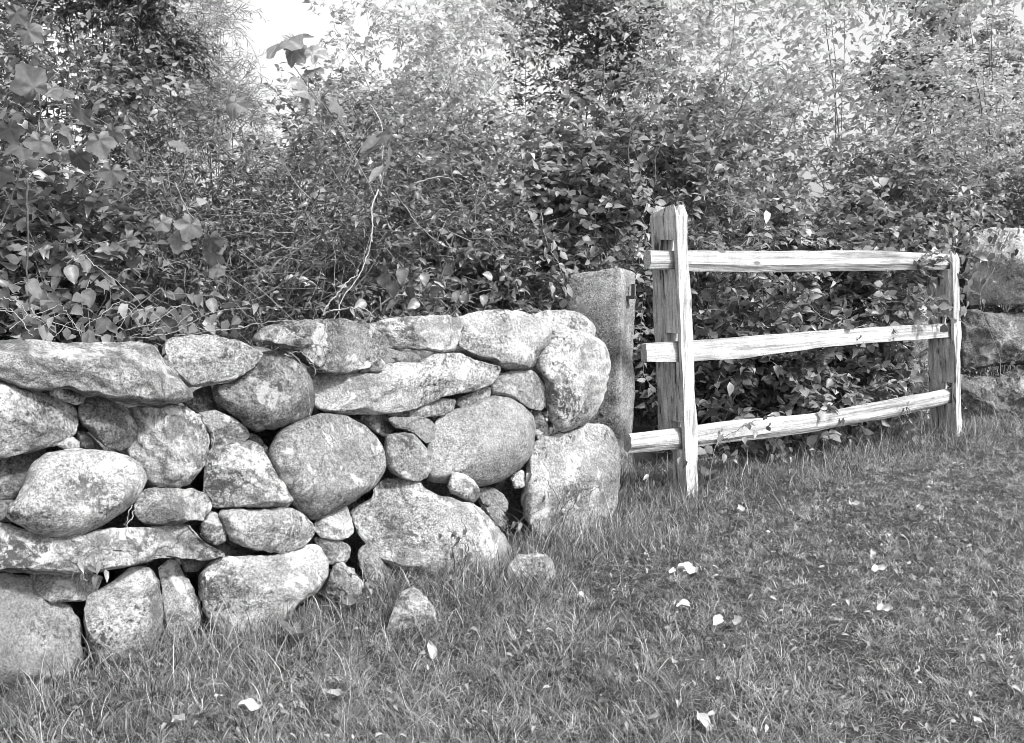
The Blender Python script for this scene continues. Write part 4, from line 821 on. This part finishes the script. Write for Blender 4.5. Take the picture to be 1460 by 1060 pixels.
rosette('leafy weed growing between the wall foot and the loose conical fieldstone', 500, 880, 8, 0.07, 3, OV, M_LEAF)

rs = np.random.default_rng(12)
for lab, px, py, h_, n_ in (('straggly weed with a thin dark stem standing before the square granite boulder', 800, 770, 0.26, 12), ('leafy weed stalk leaning on the front of the wide sloping boulder', 650, 838, 0.24, 14),
                            ('weed stalk between the wide sloping boulder and the square granite boulder', 722, 800, 0.22, 14), ('leafy stalk beside the end of the bottom rail', 905, 720, 0.25, 14), ('tall thin weed under the middle of the bottom rail', 1120, 668, 0.3, 18),
                            ('weed tuft beneath the right end of the bottom rail', 1290, 640, 0.28, 18), ('low weed sprouting before the elongated tilted stone', 545, 872, 0.16, 12)):
    b0 = ground(px, py); st_ = [np.array([b0 - [0, 0, .01], b0 + [rs.normal() * .03, -.01, h_ * .5], b0 + [rs.normal() * .08, -.02, h_ * rs.uniform(.8, 1.1)]]) for _ in range(3)]
    lf_ = [q for p_ in st_ for q in rand_leaves(rs, p_, n_ // 3 + 2, 0.035, 0.012)]
    vine('weed', lab, 'plant', st_, lf_, M_BARK, M_LEAF, MIX_C, px, r=0.0018, tone=(0.6, 0.25))

# ------------------------------------------------------------------ grass
def grass_patch(x, y, h, wd, lean, tone, rs, arch=0.35, az=None):
    n = len(x); b0 = np.column_stack([x, y, gz(x, y) - 0.005]); az = rs.uniform(0, 2 * math.pi, n) if az is None else az; ld = np.column_stack([np.cos(az), np.sin(az), np.zeros(n)])
    az2 = az + rs.normal(size=n) * 0.6; ld2 = np.column_stack([np.cos(az2), np.sin(az2), np.zeros(n)])
    sd = np.column_stack([-np.sin(az), np.cos(az), np.zeros(n)]); tw = rs.uniform(-1, 1, (n, 1)); sd = unit(sd + ld * tw)
    us = [0, 0.35, 0.7, 1.0]; pts = []
    for u in us:
        th = lean * (arch + (1 - arch) * u); pts.append(b0 + h[:, None] * u * (np.cos(th)[:, None] * [[0, 0, 1.0]] + np.sin(th)[:, None] * (ld * (1 - u) + ld2 * u)))
    V = np.stack([pts[0] - sd * wd[:, None] / 2, pts[0] + sd * wd[:, None] / 2, pts[1] - sd * wd[:, None] * .45, pts[1] + sd * wd[:, None] * .45, pts[2] - sd * wd[:, None] * .3, pts[2] + sd * wd[:, None] * .3, pts[3]], 1)
    V[:, 2:, 2] = np.maximum(V[:, 2:, 2], (gz(x, y) + 0.004)[:, None])
    Fc = np.array([(0, 1, 3), (0, 3, 2), (2, 3, 5), (2, 5, 4), (4, 5, 6)]); Fc = (Fc[None] + (np.arange(n) * 7)[:, None, None]).reshape(-1, 3)
    return V.reshape(-1, 3), Fc, np.repeat(tone, 7)
def wall_d(x, y): return (x - PL[0]) * WN[0] + (y - PL[1]) * WN[1]
def fence_d(x, y): return (x - FL[0]) * FN[0] + (y - FL[1]) * FN[1]
def sample(n, ylo, yhi, power):
    y = ylo + (yhi - ylo) * rng.uniform(size=n) ** power; x = rng.uniform(-0.9, 0.9, n) * (y + 0.5)
    along = (x - PL[0]) * T[0] + (y - PL[1]) * T[1]
    front = np.where(along < LEN + 0.15, wall_d(x, y) > 0.02, True)
    ok = front & (fence_d(x, y) > -0.5)
    return x[ok], y[ok]
parts = []
x, y = sample(275000, 1.5, 7.2, 1.35)
patch = 0.6 * np.sin(3.1 * x + 1.3 * np.sin(2.3 * y)) * np.sin(2.7 * y + 1.1 * np.sin(3.3 * x)) + 0.45 * np.sin(37 * x + 3 * np.sin(11 * y)) * np.sin(31 * y + 2 * np.sin(13 * x)) + 0.5 * np.sin(9 * x + 2 + np.sin(5 * y)) * np.sin(8 * y + 2 * np.sin(4 * x)) + 0.4 * np.sin(19 * x + 3 * np.sin(7 * y)) * np.sin(17 * y + 1)
kp = rng.uniform(size=len(x)) < 0.72 + 0.4 * patch; x, y, patch = x[kp], y[kp], patch[kp]; n = len(x)
h = np.abs(rng.normal(0.024, 0.016, n)) * (1 + 0.35 * patch) + 0.008; fw = np.clip((wall_d(x, y) - 0.02) / 0.12, 0.35, 1); rough_ = np.clip(0.5 + 0.9 * np.sin(1.7 * x + 1.1 * np.sin(1.9 * y)) * np.sin(1.5 * y + 0.8) + 0.8 * np.exp(-((x + 0.1) ** 2 + (y - 2.6) ** 2) / 0.9), 0.3, 1.3); h *= 0.85 + 0.5 * rough_; h *= np.where((x - PL[0]) * T[0] + (y - PL[1]) * T[1] < LEN + 0.15, fw, 1)
parts.append(grass_patch(x, y, h, rng.uniform(0.0009, 0.0026, n), rng.uniform(0.5, 1.57, n), np.clip(0.26 - 0.10 * rough_ + 0.10 * np.clip(x - 0.6, 0, 1.2) + 0.22 * patch + np.abs(rng.normal(size=n)) * 0.40, 0, 1), rng))
# small clumps that splay from their crowns, each with its own tone
tx, ty = sample(22500, 1.5, 7.2, 1.3); cnt = 22; ii = np.repeat(np.arange(len(tx)), cnt); n = len(ii); m_ = len(tx)
a_ = rng.uniform(0, 2 * math.pi, n); r_ = np.abs(rng.normal(size=n)) * 0.013; x = tx[ii] + r_ * np.cos(a_); y = ty[ii] + r_ * np.sin(a_)
lowf = np.clip(0.5 + 0.9 * np.sin(1.7 * tx + 1.1 * np.sin(1.9 * ty)) * np.sin(1.5 * ty + 0.8) + 0.8 * np.exp(-((tx + 0.1) ** 2 + (ty - 2.6) ** 2) / 0.9), 0.2, 1.4)
hc = (np.abs(rng.normal(0.024, 0.012, m_)) + 0.008) * (0.7 + 0.5 * lowf) * np.where((tx - PL[0]) * T[0] + (ty - PL[1]) * T[1] < LEN + 0.15, np.clip((wall_d(tx, ty) - 0.02) / 0.12, 0.4, 1), 1)
pull = rng.uniform(0, 2 * math.pi, m_); az_ = a_ + 0.9 * np.sin(pull[ii] - a_) + rng.normal(size=n) * 0.3
parts.append(grass_patch(x, y, hc[ii] * rng.uniform(0.6, 1.35, n), rng.uniform(0.0010, 0.0026, n), np.clip(rng.normal(1.05, 0.3, n), 0.3, 1.55), np.clip((0.40 + 0.32 * rng.normal(size=m_) + 0.12 * np.clip(tx - 0.6, 0, 1.2))[ii] + rng.normal(size=n) * 0.16, 0, 1), rng, 0.35, az_))
# pale dead straws lying flat
x, y = sample(95000, 1.5, 7.0, 1.3); n = len(x)
parts.append(grass_patch(x, y, rng.uniform(0.02, 0.11, n) , rng.uniform(0.0008, 0.0018, n), rng.uniform(1.42, 1.57, n), np.clip(rng.normal(0.62, 0.25, n), 0.1, 1.0), rng, 0.93))
# tufts
tx, ty = sample(1300, 1.6, 6.8, 1.2); tk = np.sin(1.7 * tx + 1.1 * np.sin(1.9 * ty)) * np.sin(1.5 * ty + 0.8) + 0.9 * np.exp(-((tx + 0.1) ** 2 + (ty - 2.6) ** 2) / 0.9) + 0.3 * rng.normal(size=len(tx)) > 0.35; tx, ty = tx[tk], ty[tk]; cnt = 34; ii = np.repeat(np.arange(len(tx)), cnt); n = len(ii)
x = tx[ii] + rng.normal(size=n) * 0.03; y = ty[ii] + rng.normal(size=n) * 0.03
parts.append(grass_patch(x, y, rng.uniform(0.03, 0.085, n), rng.uniform(0.0011, 0.0024, n), rng.uniform(0.6, 1.5, n), np.clip(0.5 + rng.normal(size=n) * 0.2 + 0.2 * rng.normal(size=len(tx))[ii], 0, 0.95), rng))
# longer grass along the foot of the wall and round the fence
n = 6500; s = rng.uniform(-0.2, LEN + 0.35, n); d = np.abs(rng.normal(0.06, 0.2, n)) + 0.05; x = PL[0] + T[0] * s + WN[0] * d; y = PL[1] + T[1] * s + WN[1] * d
parts.append(grass_patch(x, y, np.abs(rng.normal(0.06, 0.055, n)) + 0.02, rng.uniform(0.0014, 0.0030, n), rng.uniform(0.3, 1.55, n), np.clip(0.45 + rng.normal(size=n) * 0.32, 0, 1), rng))
n = 6000; s = rng.uniform(-0.7, 3.6, n); d = rng.normal(-0.05, 0.2, n); x = FL[0] + FD[0] * s + FN[0] * d; y = FL[1] + FD[1] * s + FN[1] * d
parts.append(grass_patch(x, y, np.abs(rng.normal(0.07, 0.055, n)) + 0.02, rng.uniform(0.002, 0.0042, n), rng.uniform(0.2, 1.5, n), np.clip(0.4 + rng.normal(size=n) * 0.25, 0, 1), rng))
# rank tufts hiding the half buried stones
for (px, py, cnt, sp_, hh) in ((590, 905, 160, 0.07, 0.10), (755, 842, 260, 0.09, 0.13), (490, 875, 160, 0.07, 0.10), (640, 840, 700, 0.15, 0.13), (560, 822, 300, 0.09, 0.12), (720, 800, 260, 0.10, 0.12), (800, 772, 260, 0.14, 0.10), (560, 850, 160, 0.08, 0.12), (360, 925, 120, 0.10, 0.07), (930, 690, 300, 0.13, 0.13), (884, 700, 160, 0.07, 0.20), (915, 690, 120, 0.08, 0.17), (985, 716, 110, 0.07, 0.11), (1366, 632, 140, 0.10, 0.13)) + tuple((60 + 740 * q / 13 + 9 * math.sin(9 * q), 975 - 215 * q / 13 + 14 + 8 * math.sin(5 * q), 46, 0.05, 0.13 + 0.05 * math.sin(7 * q)) for q in range(14)):
    g0 = ground(px, py); n = cnt; x = g0[0] + rng.normal(size=n) * sp_; y = g0[1] + rng.normal(size=n) * sp_ * 0.6
    parts.append(grass_patch(x, y, hh * rng.uniform(0.4, 1.2, n), rng.uniform(0.0016, 0.0034, n), rng.uniform(0.2, 1.3, n), np.clip(0.45 + rng.normal(size=n) * 0.3, 0, 1), rng))
VV, FF, TT, o = [], [], [], 0
for V, Fc, t_ in parts: VV.append(V); FF.append(Fc + o); TT.append(t_); o += len(V)
tag(mesh_obj('grass', np.concatenate(VV), np.concatenate(FF), M_GRASS, tone=np.concatenate(TT)), 'rough trampled grass in front of the wall and fence', 'grass', kind='stuff')
# low clover-like weeds creeping through the turf
wx, wy = sample(1300, 1.6, 6.8, 1.2); kw_ = (np.sin(1.9 * wx + 2) * np.sin(2.3 * wy + 1) + 0.4 * rng.normal(size=len(wx))) > 0.2; wx, wy = wx[kw_], wy[kw_]
ii = np.repeat(np.arange(len(wx)), 16); n = len(ii); x = wx[ii] + rng.normal(size=n) * 0.045; y = wy[ii] + rng.normal(size=n) * 0.045
tag(leaves('weeds', np.column_stack([x, y, gz(x, y) + rng.uniform(0.008, 0.03, n)]), rng.normal(size=(n, 3)) * [1, 1, .2], rng.normal(size=(n, 3)) * .3 + [0, 0, 1], rng.uniform(0.010, 0.024, n), rng.uniform(0.1, 0.8, n), OVR, M_LEAFD), 'low clover like weeds in the turf', 'weeds', kind='stuff')
# litter of small broken leaves in the grass
x, y = sample(7500, 1.5, 7, 1.2); n = len(x)
tag(leaves('leaf_litter', np.column_stack([x, y, gz(x, y) + rng.uniform(0.012, 0.035, n)]), rng.normal(size=(n, 3)) * [1, 1, .25], rng.normal(size=(n, 3)) * .35 + [0, 0, 1], rng.uniform(0.010, 0.028, n), rng.uniform(0, 0.75, n) ** 1.4, MIX_C, M_LITTER), 'scraps of dry leaf in the grass', 'leaf litter', kind='stuff')

# fallen leaves that can be told apart
FG = 'pale fallen leaves on the grass'
fl = [(618,935,30,'bright white fallen leaf standing upright in the grass before the conical fieldstone',1),
 (255,1043,34,'white curled fallen leaf at the bottom edge left of centre',0), (18,985,34,'large pale fallen leaf leaning on the boulder in the bottom left corner',1),
 (36,1012,26,'narrow pale fallen leaf just below the bottom left boulder',1), (355,1027,36,'long pale flat fallen leaf near the bottom edge',0), (312,1013,20,'small pale fallen leaf left of the long flat one',0),
 (478,1005,26,'crumpled grey fallen leaf near the bottom edge middle',0), (780,764,18,'white fallen leaf at the foot of the square granite boulder',1), (694,824,20,'white fallen leaf below the wide sloping boulder',1),
 (828,862,14,'small white fallen leaf right of the half hidden fieldstone',0), (978,826,34,'pair sized broad white fallen leaf in the middle of the grass',0), (958,828,16,'small curled leaf touching the broad white one',0),
 (973,874,24,'slim white fallen leaf below the broad white one',0), (1022,900,28,'dull curled fallen leaf below the slim white one',0), (1056,902,24,'dull folded fallen leaf right of the dull curled one',0),
 (1004,1048,34,'white ragged fallen leaf at the bottom edge below the fence post',0), (1253,825,22,'white fallen leaf in the grass at right, upper of two in line',0), (1262,884,24,'white fallen leaf in the grass at right, lower of two in line',0),
 (1244,796,20,'curled pale fallen leaf at right above the two in line',1), (1268,773,18,'slim pale fallen leaf below the shorter fence post',0), (1222,732,26,'long pale fallen leaf furthest up the grass at right',0),
 (1308,736,22,'pale fallen leaf far up the grass near the right edge',0), (1392,1044,20,'white fallen leaf in the bottom right corner',0), (1055,738,20,'pale fallen leaf right of the taller fence post foot',0), (960,957,22,'long narrow pale fallen leaf under the dull curled one',0)]
for k, (px, py, s, lab, up) in enumerate(fl):
    g0 = ground(px, py); rs = np.random.default_rng(300 + k); dist = np.linalg.norm(g0 - CAM); sz = s / F * dist * 0.78
    a = rs.uniform(0, 6.28); ax = np.array([[math.cos(a), math.sin(a), 0.1]]) if not up else np.array([[0.25 * rs.normal(), 0.3, 1.0]])
    nr = np.array([[0.2 * rs.normal(), -0.5, 1.0]]) if not up else np.array([[0.3 * rs.normal(), -1.0, 0.3]])
    pos = g0 + np.array([0, 0, 0.03 if not up else -0.005]) - (ax[0] * sz * 0.5 * (0 if up else 1)); ax = unit(ax)
    TV, TF, _ = tpl_fine(rs.uniform(0.22, 0.36), rs.uniform(0.06, 0.30), rs.uniform(-0.3, 0.5), rs.uniform(0.6, 1.0), 0.06); TV = TV.copy(); TV[:, 2] += 0.10 * np.sin(5 * TV[:, 0] + 6 * TV[:, 1] + k); TV[:, 0] += 0.07 * np.sin(5 * TV[:, 1] + k)
    o = leaves('fallen_leaf', pos[None], ax, nr, np.array([sz]), np.array([0.68 if 'white' in lab else (0.35 if 'dull' not in lab and 'grey' not in lab else 0.05)]), (TV, TF), M_FALLEN, origin=g0)
    tag(o, lab, 'fallen leaf', FG)
for k, (px, py, Y, lab) in enumerate([(1092, 300, 5.6, 'white dead leaf caught in the shrub above the top rail'), (1040, 545, 5.3, 'pale dead leaf caught behind the fence between middle and bottom rails')]):
    o = leaves('dead_leaf', at(px, py, Y)[None], np.array([[0.1, -0.2, -1.0]]), np.array([[0.3, -1, 0.3]]), np.array([0.075]), np.array([0.85]), tpl_ovate(0.3, 0.15, 0.2), M_FALLEN, origin=at(px, py, Y)); tag(o, lab, 'fallen leaf')
